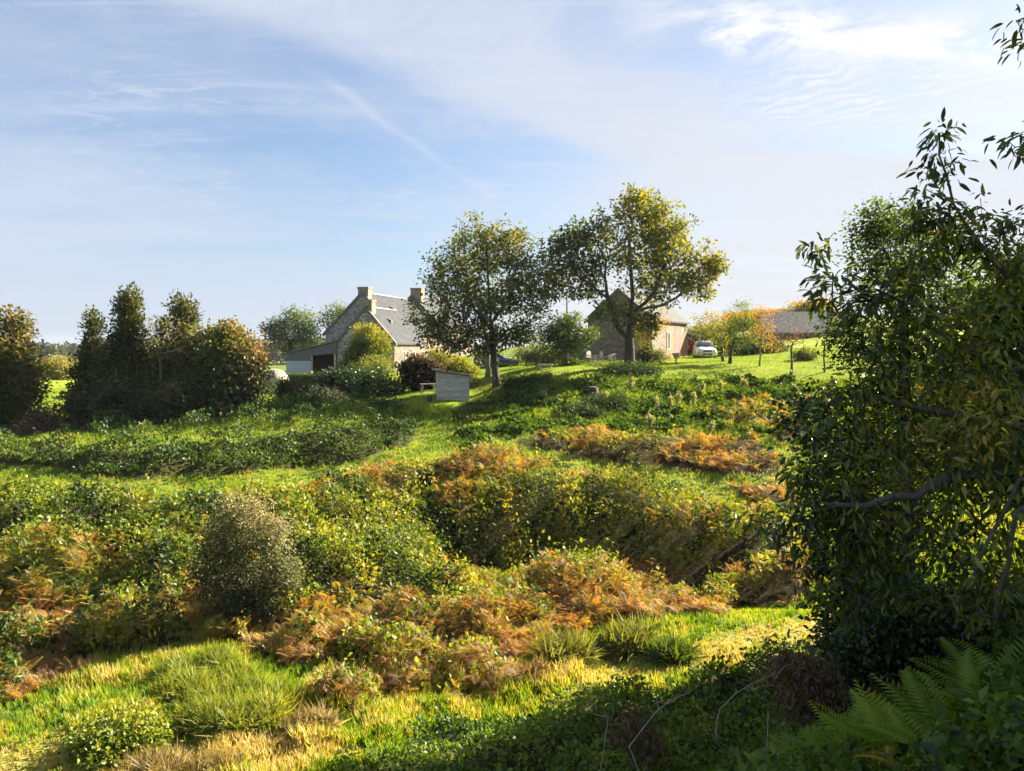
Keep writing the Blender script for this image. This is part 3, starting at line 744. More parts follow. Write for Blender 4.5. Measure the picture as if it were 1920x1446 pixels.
for (px, Y, rz, rx, _), lb in zip(chair_spots, chl):
    if first is None: first = empty('garden_chair', (0, 0, 0)); chair_parts(first); o = first
    else:
        o = first.copy(); C.objects.link(o)
        for ch in list(first.children): c2 = ch.copy(); C.objects.link(c2); c2.parent = o
    o.location = at(px, Y, .05 if rx == 0 else .3); o.rotation_euler = (math.radians(rx), 0, math.radians(rz)); tag(o, lb, 'chair', 'white garden chairs by the big tree')
u_ = MB(); u_.lathe([(0, 0), (.2, 0), (.2, .06), (.08, .12), (.07, .3), (.18, .42), (.3, .62), (.36, .8), (.33, .82), (.25, .7), (0, .66)])
u = u_.build('garden_urn', plain('lichened_stone', (.33, .31, .25), .9), smooth=True); u.location = at(1268, 62.5); tag(u, 'small stone urn on the lawn left of the white car', 'urn')
bn = empty('stone_bench', at(1022, 55.5), math.radians(-5), 'low grey stone bench on the sunny lawn between the tall trees', 'bench')
s_ = MB(); s_.box(-.55, -.2, .28, .55, .2, .38); s_.build('seat', plain('bench_stone', (.3, .29, .26), .9), bn, .02)
for sx in (-.38, .38):
    s_ = MB(); s_.box(sx - .08, -.15, -.1, sx + .08, .15, .279); s_.build('leg', bpy.data.materials['bench_stone'], bn)
sm = MB(); sm.lathe([(.55, -.3), (.42, .05), (.38, .3), (.36, .52), (.30, .56), (0, .55)], n=11); rs = random.Random(4)
sm.v = [(a * (1 + .2 * (rs.random() - .5)), b * (1 + .2 * (rs.random() - .5)), c + .08 * rs.random()) for a, b, c in sm.v]
st_ = sm.build('tree_stump', bark_mat('stump_wood', (.02, .018, .016), (.07, .06, .05), 5)); st_.location = at(1112, 49.5); tag(st_, 'dark tree stump on the grassy bank below the big tree', 'stump')

# round bale
bl_ = at(512, 58)
bale = MB(); bale.lathe([(0, -.02), (.25, 0), (.6, .03), (.86, .0), (.98, .08), (1.0, .2), (1.0, 1.1), (.97, 1.2), (0, 1.22)], n=40)
rs = random.Random(3)
bale.v = [(a * (1 + .035 * (rs.random() - .5)), b * (1 + .035 * (rs.random() - .5)), c + .05 * (rs.random() - .5)) for a, b, c in bale.v]
m, nt = new_mat('bale_wrap'); N = NT(nt); co = N.n('ShaderNodeTexCoord').outputs['Object']
gr_ = N.n('ShaderNodeTexGradient', {0: co}, gradient_type='RADIAL').outputs[1]
f_ = N.noise(N.n('ShaderNodeCombineXYZ', {0: N.m('MULTIPLY', gr_, 40.0), 1: 0.0, 2: 0.0}).outputs[0], 1.0, 3)
cc = N.mix(N.ss(f_, .35, .7), (.30, .26, .18), (.60, .55, .43)); N.out(N.n('ShaderNodeBsdfPrincipled', {'Base Color': cc, 'Roughness': .6, 'Normal': N.n('ShaderNodeBump', {'Height': f_, 'Strength': .8, 'Distance': .08}).outputs[0]}).outputs[0])
bo = bale.build('round_bale', m, smooth=True); bo.location = bl_ + np.array([0, .3, .85]); bo.rotation_euler = (math.radians(90), 0, math.radians(22)); tag(bo, 'pale round hay bale lying on its side at the right end of the hedgerow', 'hay bale')

# ------------------------------------------------------------------ cars
CM = dict(glass=plain('car_glass', (.035, .05, .075), .05, var=.03), tyre=plain('tyre_rubber', (.02, .02, .02), .85), rim=plain('alloy_rim', (.45, .46, .48), .3, .8), black=plain('black_plastic', (.02, .02, .022), .5), lamp=plain('headlight_glass', (.55, .58, .62), .1), red=plain('tail_lamp', (.45, .02, .02), .25), plate=plain('plate_white', (.75, .75, .72), .4))
def loft(name, secs, mat, parent, sub=1):
    V = [p_ for s in secs for p_ in s]; n = len(secs[0]); F_ = []
    for i in range(len(secs) - 1):
        for j in range(n): F_.append((i * n + j, i * n + (j + 1) % n, (i + 1) * n + (j + 1) % n, (i + 1) * n + j))
    F_.append(tuple(range(n - 1, -1, -1))); F_.append(tuple((len(secs) - 1) * n + j for j in range(n)))
    me = bpy.data.meshes.new(name); me.from_pydata(V, [], F_)
    bm = bmesh.new(); bm.from_mesh(me); bmesh.ops.recalc_face_normals(bm, faces=bm.faces)
    bmesh.ops.subdivide_edges(bm, edges=bm.edges[:], cuts=1, use_grid_fill=True, smooth=.35)
    for f in bm.faces: f.smooth = True
    bm.to_mesh(me); bm.free(); return link(name, me, mat, parent)
def car(loc, rz, paint, label):
    root = empty('parked_car', loc, rz, label, 'car', 'cars parked at the farm')
    def sec(y, hw, z0, z1, t):   # body ring: sills, flanks, shoulder
        return [(-hw * .93, y, z0), (hw * .93, y, z0), (hw, y, z0 + .22), (hw, y, (z0 + z1) * .55), (hw * t, y, z1), (0, y, z1 + .025), (-hw * t, y, z1), (-hw, y, (z0 + z1) * .55), (-hw, y, z0 + .22)]
    body = loft('body', [sec(-2.13, .66, .30, .60, .82), sec(-2.02, .82, .22, .70, .84), sec(-1.5, .90, .20, .84, .86), sec(-.75, .91, .20, .94, .9), (sec(.4, .91, .2, .97, .92)), sec(1.5, .90, .2, .98, .9), sec(1.98, .84, .24, .97, .86), sec(2.12, .74, .34, .86, .86)], paint, root)
    def cab(y, hw, z0, z1, t): return [(-hw, y, z0), (hw, y, z0), (hw * (1 + t) / 2, y, (z0 + z1) / 2), (hw * t, y, z1), (0, y, z1 + .03), (-hw * t, y, z1), (-hw * (1 + t) / 2, y, (z0 + z1) / 2)]
    loft('glasshouse', [cab(-.86, .78, .92, .96, .95), cab(-.10, .81, .94, 1.36, .80), cab(.3, .82, .95, 1.43, .78), cab(1.2, .81, .95, 1.40, .76), cab(1.92, .74, .95, 1.02, .95)], CM['glass'], root)
    rf = loft('roof', [cab(-.05, .66, 1.38, 1.42, .96), cab(.4, .665, 1.42, 1.47, .95), cab(1.2, .64, 1.40, 1.45, .95), cab(1.6, .6, 1.27, 1.33, .95)], paint, root)
    for sx in (-1, 1):
        for (a, b) in (((-.86, .79, .94), (-.02, .655, 1.42)), ((1.4, .64, 1.39), (1.93, .77, .96)), ((.52, .83, .94), (.62, .66, 1.44))):
            p_ = MB(); y, x, z_ = a; y2, x2, z2 = b
            q = len(p_.v); p_.v += [(sx * x, y, z_), (sx * (x + .02), y + .09, z_), (sx * (x2 + .02), y2 + .09, z2), (sx * x2, y2, z2), (sx * (x - .05), y, z_), (sx * (x - .05), y + .09, z_), (sx * (x2 - .05), y2 + .09, z2), (sx * (x2 - .05), y2, z2)]
            p_.f += [[q + i for i in f] for f in ((0, 1, 2, 3), (7, 6, 5, 4), (0, 3, 7, 4), (1, 5, 6, 2))]
            p_.build('pillar', paint, root)
        h_ = MB(); h_.prism([(sx * .42, .60), (sx * .78, .66), (sx * .80, .76), (sx * .52, .72)], -2.1, -1.75); h_.build('headlight', CM['lamp'], root, .01)
        h_ = MB(); h_.prism([(sx * .5, .72), (sx * .82, .72), (sx * .80, .86), (sx * .5, .84)], 1.8, 2.14); h_.build('tail_light', CM['red'], root, .01)
        h_ = MB(); h_.prism([(sx * .46, .30), (sx * .78, .34), (sx * .78, .50), (sx * .60, .46)], -2.1, -1.8); h_.build('air_intake', CM['black'], root, .01)
        mi = MB(); mi.box(sx * .93 - .09, -.62, .95, sx * .93 + .09, -.5, 1.08); mi.build('wing_mirror', paint, root, .03)
        for y in (-1.32, 1.30):
            a = MB(); a.cyl((sx * .76 - .11, y, .32), .32, .22, 20, 'x'); wl = a.build('wheel', CM['tyre'], root, .02)
            a = MB(); a.cyl((sx * .865 - .01, y, .32), .21, .02 * 1.3, 10, 'x'); a.build('rim', CM['rim'], wl)
    g_ = MB(); g_.prism([(-.40, .60), (-.30, .52), (.30, .52), (.40, .60), (.36, .66), (-.36, .66)], -2.16, -1.9); g_.build('grille', CM['black'], root, .008)
    g_ = MB(); g_.prism([(-.42, .22), (.42, .22), (.34, .38), (-.34, .38)], -2.15, -1.9); g_.build('lower_grille', CM['black'], root, .008)
    g_ = MB(); g_.box(-.26, -2.19, .405, .26, -2.13, .505); g_.build('number_plate', CM['plate'], root)
    g_ = MB(); g_.box(-.26, 2.10, .55, .26, 2.17, .66); g_.build('rear_plate', CM['plate'], root)
    return root
cp = at(1324, 69.5); car(cp + np.array([0, .6, .0]), math.radians(-7), plain('white_car_paint', (.66, .67, .68), .25, var=.02, coat=.6), 'white hatchback parked on the lawn facing out, right of the stone barn')
rp = at(1287, 81.0); car(rp, math.radians(150), plain('red_car_paint', (.48, .03, .035), .25, var=.02, coat=.6), 'red car half hidden under the white-posted shelter beside the stone barn')
bp2 = at(930, 73); car(bp2 + np.array([0, 0, -.05]), math.radians(95), plain('blue_car_paint', (.02, .035, .07), .25, var=.02, coat=.6), 'dark blue car parked behind the trunks of the left tall tree')
# ------------------------------------------------------------------ foliage colours (albedo)
DK, MG, LG, YG = (.018, .038, .010), (.045, .085, .014), (.085, .14, .022), (.17, .21, .025)
GD, OR, RU, BR = (.30, .20, .025), (.33, .14, .025), (.22, .09, .035), (.13, .075, .04)
PALE, GREY, STRAW, PURP = (.24, .25, .10), (.12, .14, .09), (.42, .33, .13), (.026, .020, .015)
LM = leaf_mat('tree_leaf', .48, .02, .5, (1.35, 1.15, .35))
LM_glossy = leaf_mat('glossy_leaf', .34, .03, .38)
LM_dense = leaf_mat('shrub_leaf', .42, .02, .5, (1.3, 1.15, .4))
LM_grass = leaf_mat('grass_blade', .5, .012, .5, (1.25, 1.15, .35))
LM_fern = leaf_mat('fern_leaf', .45, .02, .5, (1.3, 1.05, .4))
BK = bark_mat('dark_bark', (.014, .012, .010), (.060, .052, .042), 7)
BK2 = bark_mat('grey_bark', (.09, .085, .075), (.26, .25, .22), 6)
BK3 = bark_mat('twig_bark', (.10, .085, .07), (.24, .21, .17), 9)

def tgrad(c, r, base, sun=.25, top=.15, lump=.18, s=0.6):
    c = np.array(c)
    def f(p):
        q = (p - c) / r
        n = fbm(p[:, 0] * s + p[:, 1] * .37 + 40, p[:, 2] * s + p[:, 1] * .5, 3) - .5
        return base + sun * (q @ SUN) * .7 + top * q[:, 2] + lump * 2 * n  # autumn turn plus sunlight painted in: paler towards sun side and top
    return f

# ---- the two big trees and the pale trunk between
AUT = [(.028, .05, .010), (.06, .095, .014), (.12, .16, .02), (.20, .20, .024), (.31, .235, .03), (.36, .21, .03)]
Y = 56
def l3(*q, Y=Y): return [P3(px, py, Y + (e[0] if e else 0)) for px, py, *e in q]
b0 = at(1181, Y)
plant('tall_tree', 'tallest tree with a broad golden green crown and forked trunk, in front of the barn', 'tree',
  [[b0, P3(1181, 655, Y), P3(1180, 638, Y)],
   l3((1180,640),(1183,600),(1186,560),(1184,520,.4),(1180,470,.3),(1186,420)),
   l3((1180,640),(1160,618,-.5),(1152,590,-.8),(1140,560,-1),(1110,536,-1.3),(1080,515,-1.5)),
   l3((1140,562,-1),(1134,520,-.6),(1136,490,0),(1120,460,.3)),
   l3((1185,585),(1210,568,-.8),(1228,545,-1.2),(1240,510,-1),(1262,470,-.8)),
   l3((1192,585),(1215,577,.9),(1243,572,1.3),(1290,545,1.6),(1325,530,1.5))],
  [L(1205,415,Y,78,55,60), L(1195,375,Y,38,22,22), L(1120,440,Y,62,38,40), L(1065,455,Y,38,35,26), L(1150,495,Y,95,45,44,0,60), L(1260,470,Y,70,60,60), L(1310,520,Y,50,42,44), L(1250,540,Y,70,40,40,1), L(1090,505,Y,55,45,36,-1), L(1340,500,Y,22,22,12), L(1240,430,Y,40,50,30,-1.5), L(1150,585,Y,40,22,16,-1.6), L(1215,610,Y,30,22,12,-1.4), L(1042,500,Y,40,46,28), L(1100,545,Y,40,16,12)],
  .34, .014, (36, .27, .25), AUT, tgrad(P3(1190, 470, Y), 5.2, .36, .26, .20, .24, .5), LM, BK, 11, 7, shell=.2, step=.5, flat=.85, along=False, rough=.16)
Y = 53.5
b1 = at(932, Y)
plant('tall_tree', 'slightly shorter dark leaved tree standing left of the tallest tree, above the shed', 'tree',
  [[b1, P3(928, 690, Y), P3(924, 640, Y), P3(920, 590, Y), P3(915, 520, Y), P3(912, 460, Y)],
   l3((922,620),(890,580,-.6),(868,530,-1), Y=Y), l3((920,600),(955,560,.6),(975,510,1), Y=Y), l3((922,640),(880,625,-1),(840,620,-1.4), Y=Y)],
  [L(900,450,Y,58,44,46), L(955,465,Y,56,38,38), L(875,500,Y,80,48,56), L(975,515,Y,66,55,52), L(850,560,Y,80,45,52), L(930,570,Y,80,50,52), L(1000,570,Y,46,44,30), L(1018,525,Y,34,44,18), L(815,610,Y,50,34,38), L(850,645,Y,40,18,20), L(985,625,Y,36,20,16), L(905,660,Y,36,14,14), L(900,625,Y,70,28,40), L(965,630,Y,48,22,18), L(815,525,Y,26,26,9)],
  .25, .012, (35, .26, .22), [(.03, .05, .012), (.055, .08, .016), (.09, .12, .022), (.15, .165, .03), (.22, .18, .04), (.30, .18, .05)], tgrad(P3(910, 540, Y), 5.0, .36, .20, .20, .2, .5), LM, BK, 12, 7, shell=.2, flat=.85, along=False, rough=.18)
Y = 58
b2 = at(914, Y)
plant('slim_tree', 'slim tree with a pale grey trunk just behind the dark leaved tall tree', 'tree',
  [[b2, P3(915, 650, Y), P3(905, 600, Y), P3(890, 540, Y), P3(880, 490, Y)]],
  [L(885,480,Y,55,45,36), L(850,540,Y,50,40,28), L(920,530,Y,50,50,28)],
  .17, .012, (18, .28, .2), [DK, MG, LG, (.16, .16, .03)], tgrad(P3(890, 510, Y), 4, .4, .2, .2), LM, BK2, 13, 6, shell=.3)

# ---- garden trees on the right
Y = 59.5
plant('small_tree', 'low spreading dark green tree between the two tall trees, beside the pole', 'tree', [[at(1062, Y), P3(1062, 650, Y), P3(1061, 625, Y)]],
  [L(1060,628,Y,56,34,60), L(1035,635,Y,30,26,22), L(1090,632,Y,28,24,20), L(1062,600,Y,30,14,14)],
  .11, .012, (44, .28, .19), [DK, DK, MG, LG, (.13, .18, .03)], tgrad(P3(1060, 625, Y), 2.2, .40, .25, .35), LM, BK, 21, 6, shell=.3)
Y = 60
plant('apple_tree', 'rounded green apple tree with a slanting trunk just right of the white car', 'tree', [[at(1369, Y), P3(1372, 655, Y), P3(1378, 635, Y)]],
  [L(1385,618,Y,44,40,50), L(1395,585,Y,22,22,16), L(1365,630,Y,30,24,20), L(1415,625,Y,20,26,14)],
  .13, .011, (34, .24, .13), [MG, LG, (.12, .19, .03), (.2, .24, .04)], tgrad(P3(1385, 612, Y), 2, .45, .2, .3), LM, BK, 22, 6, shell=.25)
Y = 58
plant('thin_tree', 'thin young tree with sparse orange brown leaves right of the apple tree', 'tree', [[at(1424, Y), P3(1426, 655, Y), P3(1428, 630, Y)]],
  [L(1430,610,Y,30,34,34), L(1440,645,Y,24,16,12), L(1425,585,Y,18,14,8)],
  .06, .010, (18, .25, .12), [LG, YG, GD, OR, RU], tgrad(P3(1428, 615, Y), 2, .62, .1, .3), LM, BK3, 23, 5, shell=.2)
Y = 55
plant('bare_tree', 'small almost leafless tree before the slate roofed outbuilding', 'tree', [[at(1484, Y), P3(1484, 665, Y), P3(1484, 650, Y)]],
  [L(1484,632,Y,38,28,90), L(1460,650,Y,18,14,16)],
  .08, .015, (3, .15, .10), [BR, OR], tgrad(P3(1484, 630, Y), 2, .5), LM, bark_mat('bare_twig', (.06, .045, .04), (.15, .11, .10), 8), 24, 5, shell=.2, along=False)
plant('bare_tree', 'smaller leafless sapling at the right end of the slate roofed outbuilding', 'tree', [[at(1546, Y), P3(1546, 655, Y), P3(1546, 640, Y)]],
  [L(1546,628,Y,22,24,40)], .06, .013, (3, .15, .10), [BR, LG], tgrad(P3(1546, 630, Y), 2, .5), LM, bpy.data.materials['bare_twig'], 25, 5, shell=.2, along=False)
Y = 63
plant('yellowing_tree', 'yellow leaved garden tree overhanging the car shelter behind the white car', 'tree', [[at(1356, Y), P3(1354, 650, Y), P3(1338, 625, Y)]],
  [L(1325,612,Y,36,26,40), L(1348,625,Y,24,26,20), L(1308,622,Y,20,18,12)],
  .10, .011, (34, .24, .14), [LG, YG, (.26, .24, .03), GD], tgrad(P3(1325, 615, Y), 2, .55, .3, .2), LM, BK, 26, 6, shell=.25)
Y = 63
plant('yellowing_tree', 'golden leaved climber-like tree against the sunlit corner of the stone barn', 'tree', [[at(1212, Y), P3(1214, 655, Y), P3(1216, 625, Y)]],
  [L(1215,610,Y,24,34,34), L(1235,600,Y,22,20,18), L(1205,640,Y,16,20,12)],
  .08, .01, (24, .22, .14), [LG, YG, GD, (.32, .2, .02)], tgrad(P3(1215, 610, Y), 2, .6, .3, .2), LM, BK, 27, 5, shell=.25)
Y = 112
plant('autumn_tree', 'round golden yellow tree rising behind the slate roofed outbuilding', 'tree', [[at(1518, Y), P3(1518, 600, Y), P3(1518, 588, Y)]],
  [L(1505,582,Y,26,18,40), L(1535,580,Y,30,20,40)], .2, .02, (36, .5, .30), [MG, YG, GD, (.34, .22, .03)], tgrad(P3(1518, 580, Y), 3, .55, .3, .4), LM, BK, 28, 5, shell=.3)
Y = 118
plant('round_tree', 'round leafy tree left of the farmhouse beyond the shelter roof', 'tree', [[at(545, Y), P3(545, 660, Y), P3(545, 640, Y)]],
  [L(545,625,Y,55,36,90), L(520,615,Y,30,20,26), L(562,600,Y,30,20,26), L(548,588,Y,18,10,10), L(585,640,Y,20,25,24)],
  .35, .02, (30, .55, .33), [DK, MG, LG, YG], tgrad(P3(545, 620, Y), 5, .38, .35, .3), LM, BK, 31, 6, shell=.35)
plant('round_tree', 'tree top showing above the farmhouse roof slope on its left', 'tree', [[at(628, Y), P3(628, 640, Y), P3(628, 620, Y)]],
  [L(630,600,Y,26,22,36), L(632,580,Y,12,12,9)], .3, .02, (30, .5, .32), [MG, LG, YG], tgrad(P3(628, 600, Y), 4, .55, .3, .2), LM, BK, 32, 6, shell=.35)

# ---- hedgerow on the left
def conifer(px, Y, top, wid, n, label, pal, base, seed, size=.21, spires=((0, 1),), ln=46):
    n = int(n * 2.6)
    rng = np.random.default_rng(seed); b = at(px, Y); zt = (HY - top) / F * Y; h = zt - b[2]; k = Y / F
    lob = []
    for off, fr in spires:
        for i in range(9):
            u = (i + .5) / 9; r = wid * k * (1 - u) ** .75 * (.75 if off else 1) + .10
            r = r - .06 * u; lob.append((np.array([b[0] + off * k * u, b[1], b[2] + h * fr * (.06 + .94 * u)]), (r, r * .9, h * .085), max(3, int(n * (1 - u * .72) / 9 / len(spires)))))
    sp = [[b, b + np.array([0, 0, h * .55])]] + [[b + np.array([off * k * .4, 0, h * .4]), np.array([b[0] + off * k, b[1], b[2] + h * fr * .97])] for off, fr in spires]
    return plant('conifer_tree', label, 'conifer', sp, lob, .20, .012, (ln, .19, size), pal, base, LM_dense, BK, seed, 6, 'trees of the left hedgerow', shell=.5, up=.45, droop=-.6, flat=1.3,
                 tpl=(LEAF[0] * np.array([.75, 1, 1]), LEAF[1]))
CP = [(.012, .02, .006), (.032, .045, .013), (.09, .105, .028), (.17, .17, .05)]
g = 'trees of the left hedgerow'
def hg(px, top, Y, base=.35): return tgrad(P3(px, top + 70, Y), 4.2, base + .07, .22, .34, .2)
conifer(176, 46, 588, 58, 130, 'short dark conifer at the left end of the hedgerow', CP, hg(176, 588, 46, .28), 41, spires=((0, 1), (-10, .7)))
conifer(240, 45.5, 554, 80, 220, 'tallest pointed conifer of the left hedgerow with twin tips', CP, hg(240, 554, 45.5, .36), 42, spires=((-8, .97), (12, 1)))
conifer(338, 46, 563, 84, 200, 'broad pointed evergreen in the middle of the left hedgerow', CP, hg(338, 563, 46, .38), 43, spires=((-4, 1), (18, .97), (-30, .8)))
Y = 45
plant('hedgerow_tree', 'olive and rusty leaved tree toward the right end of the left hedgerow', 'tree', [[at(415, Y), P3(415, 740, Y), P3(412, 690, Y)], [P3(412, 700, Y), P3(400, 650, Y)]],
  [L(405,650,Y,48,40,66), L(440,665,Y,40,42,50), L(400,720,Y,48,50,50), L(445,740,Y,40,40,36), L(425,622,Y,20,18,12)],
  .22, .012, (44, .34, .22), [DK, (.03, .05, .015), LG, (.16, .15, .05), (.24, .15, .05)], tgrad(P3(415, 690, Y), 3, .36, .2, .42), LM_dense, BK, 44, 6, g, shell=.35)
plant('hedgerow_tree', 'rust topped bushy tree ending the left hedgerow by the hay bale', 'tree', [[at(470, Y), P3(470, 740, Y), P3(472, 690, Y)]],
  [L(455,665,Y,36,32,46), L(470,690,Y,18,30,22), L(450,720,Y,40,50,46)],
  .18, .012, (44, .32, .21), [DK, GREY, (.14, .13, .06), (.24, .15, .06), (.30, .16, .06)], tgrad(P3(470, 690, Y), 3, .42, .15, .45), LM_dense, BK, 45, 6, g, shell=.35)
plant('twiggy_tree', 'bare twiggy pale branched tree between the two tall hedgerow conifers', 'tree', [[at(300, 44.5), P3(300, 720, 44.5), P3(302, 660, 44.5)]],
  [L(295,630,44.5,40,45,120), L(340,640,44.5,50,55,80), L(310,740,44.5,40,40,50)], .07, .008, (3, .18, .12), [GREY, PALE, GD], tgrad(P3(300, 640, 44.5), 3, .5), LM_dense, bark_mat('pale_twig', (.17, .15, .12), (.34, .31, .25), 9), 46, 5, g, shell=.3, along=False)
Y = 44
plant('hedgerow_shrub', 'dark blue green shrub at the foot of the middle hedgerow evergreens', 'shrub', [[at(360, Y), P3(358, 770, Y)]],
  [L(350,750,Y,60,50,110), L(290,760,Y,50,45,70), L(215,755,Y,70,50,110), L(165,765,Y,40,40,50), L(420,765,Y,50,35,60)], .09, .01, (36, .3, .2), [(.012, .022, .008), (.03, .048, .016), (.075, .09, .035), (.15, .14, .06)], tgrad(P3(330, 760, Y), 3, .4, .1, .35), LM_dense, BK3, 47, 5, g, shell=.4, parts=('stems', 'foliage'))
plant('hedgerow_shrub', 'olive bush filling the gap between the tall hedgerow conifers', 'shrub', [[at(300, 45), P3(300, 730, 45)]],
  [L(290,700,45,40,60,70), L(320,670,45,36,40,50), L(265,720,45,40,50,50), L(370,690,45,36,50,50), L(205,720,45,34,60,46)], .09, .01, (36, .28, .17), [(.02, .03, .01), (.05, .06, .02), (.12, .115, .035), (.24, .19, .06)], tgrad(P3(300, 690, 45), 3, .42, .25, .35), LM_dense, BK3, 49, 5, g, shell=.35, parts=('stems', 'foliage'), rough=.15)
plant('autumn_oak', 'brown and olive leaved oak at the far left end of the field hedge', 'tree', [[at(10, Y), P3(15, 740, Y), P3(18, 680, Y), P3(20, 630, Y)], [P3(18, 690, Y), P3(-30, 640, Y)]],
  [L(10,680,Y,52,45,80), L(-30,700,Y,60,60,60), L(40,720,Y,32,40,36), L(20,620,Y,26,20,16), L(22,598,Y,14,14,7), L(0,770,Y,70,36,60)],
  .28, .012, (44, .34, .23), [DK, (.045, .07, .015), (.10, .10, .03), (.18, .14, .04), (.25, .15, .045)], tgrad(P3(10, 680, Y), 3, .36, .2, .2), LM, BK, 48, 6, shell=.3)

# ---- bushes in front of the house and round the garden
def bush(name, label, px, Y, lobes, pal, base, seed, leaf=(44, .24, .16), cat='shrub', mat=None, top=.35, sun=.2, bark=None, r=1.6, n=1.35, rough=.14, tpl=LEAF, droop=.2, shell=.45):
    b = at(px, Y); c = P3(lobes[0][0], lobes[0][1], Y)
    return plant(name, label, cat, [[b, b + (c - b) * .35]], [L(q[0], q[1], Y + (q[5] if len(q) > 5 else 0), q[2], q[3], int(q[4] * n)) for q in lobes], .06, .008, leaf, pal,
                 tgrad(c, r, base, sun, top, .16, 1.1), mat or LM_dense, bark or BK3, seed, 5, rough=rough, shell=shell, parts=('stems', 'foliage'), up=.3, tpl=tpl, droop=droop)
bush('yew_shrub', 'tall yellow tipped evergreen shrub against the farmhouse gable', 690, 70, [(692,655,34,34,60),(675,640,12,22,16),(695,632,12,22,16),(716,642,12,24,16),(665,680,18,20,16)], [DK, MG, YG, (.26, .25, .03)], .45, 51, (46, .26, .19), top=.5, droop=-.7)
bush('golden_shrub', 'yellow green leafy shrub below the tall evergreen by the gable', 705, 64, [(705,692,40,24,60),(670,700,20,16,20)], [MG, LG, YG, (.24, .22, .05)], .52, 52, (34, .25, .14))
bush('ivy_shrub', 'small dark ivy clump at the left corner of the farmhouse gable', 652, 71, [(650,690,16,16,26)], [DK, MG], .4, 53)
bush('laurel_shrub', 'wide low dark laurel in front of the golden shrub', 660, 56, [(640,715,42,20,60),(690,722,45,22,66),(725,735,26,18,30),(670,738,50,14,40)], [DK, (.02, .045, .014), MG], .35, 54, (50, .26, .19), mat=LM_glossy, top=.25, n=2.0)
bush('grey_shrub', 'small silvery grey feathery bush at the left end of the dark laurel', 605, 53.5, [(603,748,28,20,50),(640,752,14,12,16)], [(.05, .06, .055), (.13, .15, .14), (.20, .21, .19)], .5, 55, (34, .2, .12), droop=-.3)
bush('dark_bush', 'dark purple bush clipped round behind the wooden shed', 790, 57.5, [(785,695,32,26,80),(812,700,26,24,46),(780,715,24,12,20)], [(.008, .008, .008), PURP, (.055, .042, .028), (.14, .11, .06)], .35, 56, (54, .20, .17), top=.45, n=2.0)
bush('garden_shrub', 'yellowish shrub beside the pale tree trunk right of the shed', 868, 59, [(862,690,22,18,34),(880,700,14,14,16)], [MG, YG, (.3, .26, .04)], .6, 57)
bush('garden_shrub', 'yellow flowered shrub between the dark bush and the pale tree trunk', 832, 62, [(832,678,26,16,34),(812,668,18,10,14)], [LG, YG, (.30, .25, .08)], .6, 58)
bush('garden_shrub', 'low green shrub behind the right end of the shed roof', 888, 55, [(886,725,12,12,18)], [MG, LG, YG], .5, 59)
bush('round_shrub', 'small dark round bush on the lawn in front of the box hedge', 578, 56, [(575,735,9,8,14)], [DK, MG], .5, 60)
bush('dark_sapling', 'dark small bush just right of the round hay bale', 540, 51, [(540,735,18,24,40)], [DK, (.025, .035, .02), GREY], .4, 61)
bush('flower_bed_shrub', 'small leafy bush at the left edge of the flower bed under the big tree', 1070, 57.5, [(1069,684,13,10,26)], [DK, MG, LG], .5, 62)
bush('flower_bed_shrub', 'pale flowering clump at the foot of the tallest tree', 1140, 57, [(1120,686,36,7,40),(1165,686,20,7,18)], [MG, LG, PALE], .55, 63, (26, .2, .10))
bush('barn_shrub', 'dark green shrub against the foot of the barn gable', 1207, 63.5, [(1208,664,13,12,24)], [DK, MG], .5, 64)
bush('barn_shrub', 'silver green lavender-like mound at the sunny corner of the barn', 1236, 63, [(1236,668,18,10,34)], [GREY, (.14, .17, .08)], .5, 65, (30, .18, .12), droop=-.5)
bush('barn_shrub', 'dark shrub left of the water butt at the barn corner', 1065, 70, [(1072,655,18,20,30)], [DK, DK, MG], .4, 66)
bush('pampas_mound', 'long mound of arching grey green grass between the tall trees', 1000, 64, [(1020,672,32,14,60),(985,668,22,14,30),(1050,665,20,16,30)], [(.03, .045, .02), GREY, (.16, .18, .09)], .42, 67, (34, .35, .3), tpl=(LEAF[0] * np.array([.25, 1, 1]), LEAF[1]), mat=LM_grass)
bush('garden_shrub', 'pale rounded bush on the bank below the slate roofed outbuilding', 1513, 62, [(1511,666,18,9,34)], [MG, LG, PALE], .5, 68)
bush('yellow_bush', 'yellow autumn bushes standing in the field left of the hedgerow conifers', 105, 84, [(85,695,22,18,40),(125,700,30,20,50),(110,685,20,16,30)], [LG, YG, (.28, .24, .06), PALE], .55, 69, (30, .35, .22), r=2.5)
bush('dark_hedge', 'dark hedge row along the back of the lawn behind the apple tree', 1400, 73, [(1380,650,24,16,60),(1415,652,24,14,50),(1350,650,20,14,40),(1450,652,22,12,40)], [DK, DK, (.03, .045, .02)], .4, 70, (34, .3, .16), cat='hedge')
bush('hawthorn_bush', 'tall brown tinged bush standing alone on the left bracken slope', 455, 22.6, [(455,975,38,28,46),(418,1025,38,32,46),(492,1015,42,34,46),(396,1078,40,38,46),(460,1082,50,42,60),(524,1075,34,38,36),(440,1132,48,32,46),(502,1135,38,30,32),(402,1000,18,34,10),(520,990,20,32,12),(438,945,16,18,8),(548,1062,18,30,9),(478,938,10,16,5)],
     [(.05, .065, .025), (.12, .135, .05), (.21, .21, .10), (.32, .28, .16), (.37, .29, .19)], .48, 71, (26, .17, .08), top=.40, sun=.38, r=1.3, n=1.6, rough=.24, shell=.3, mat=leaf_mat('thorn_leaf', .45, .02, .6))

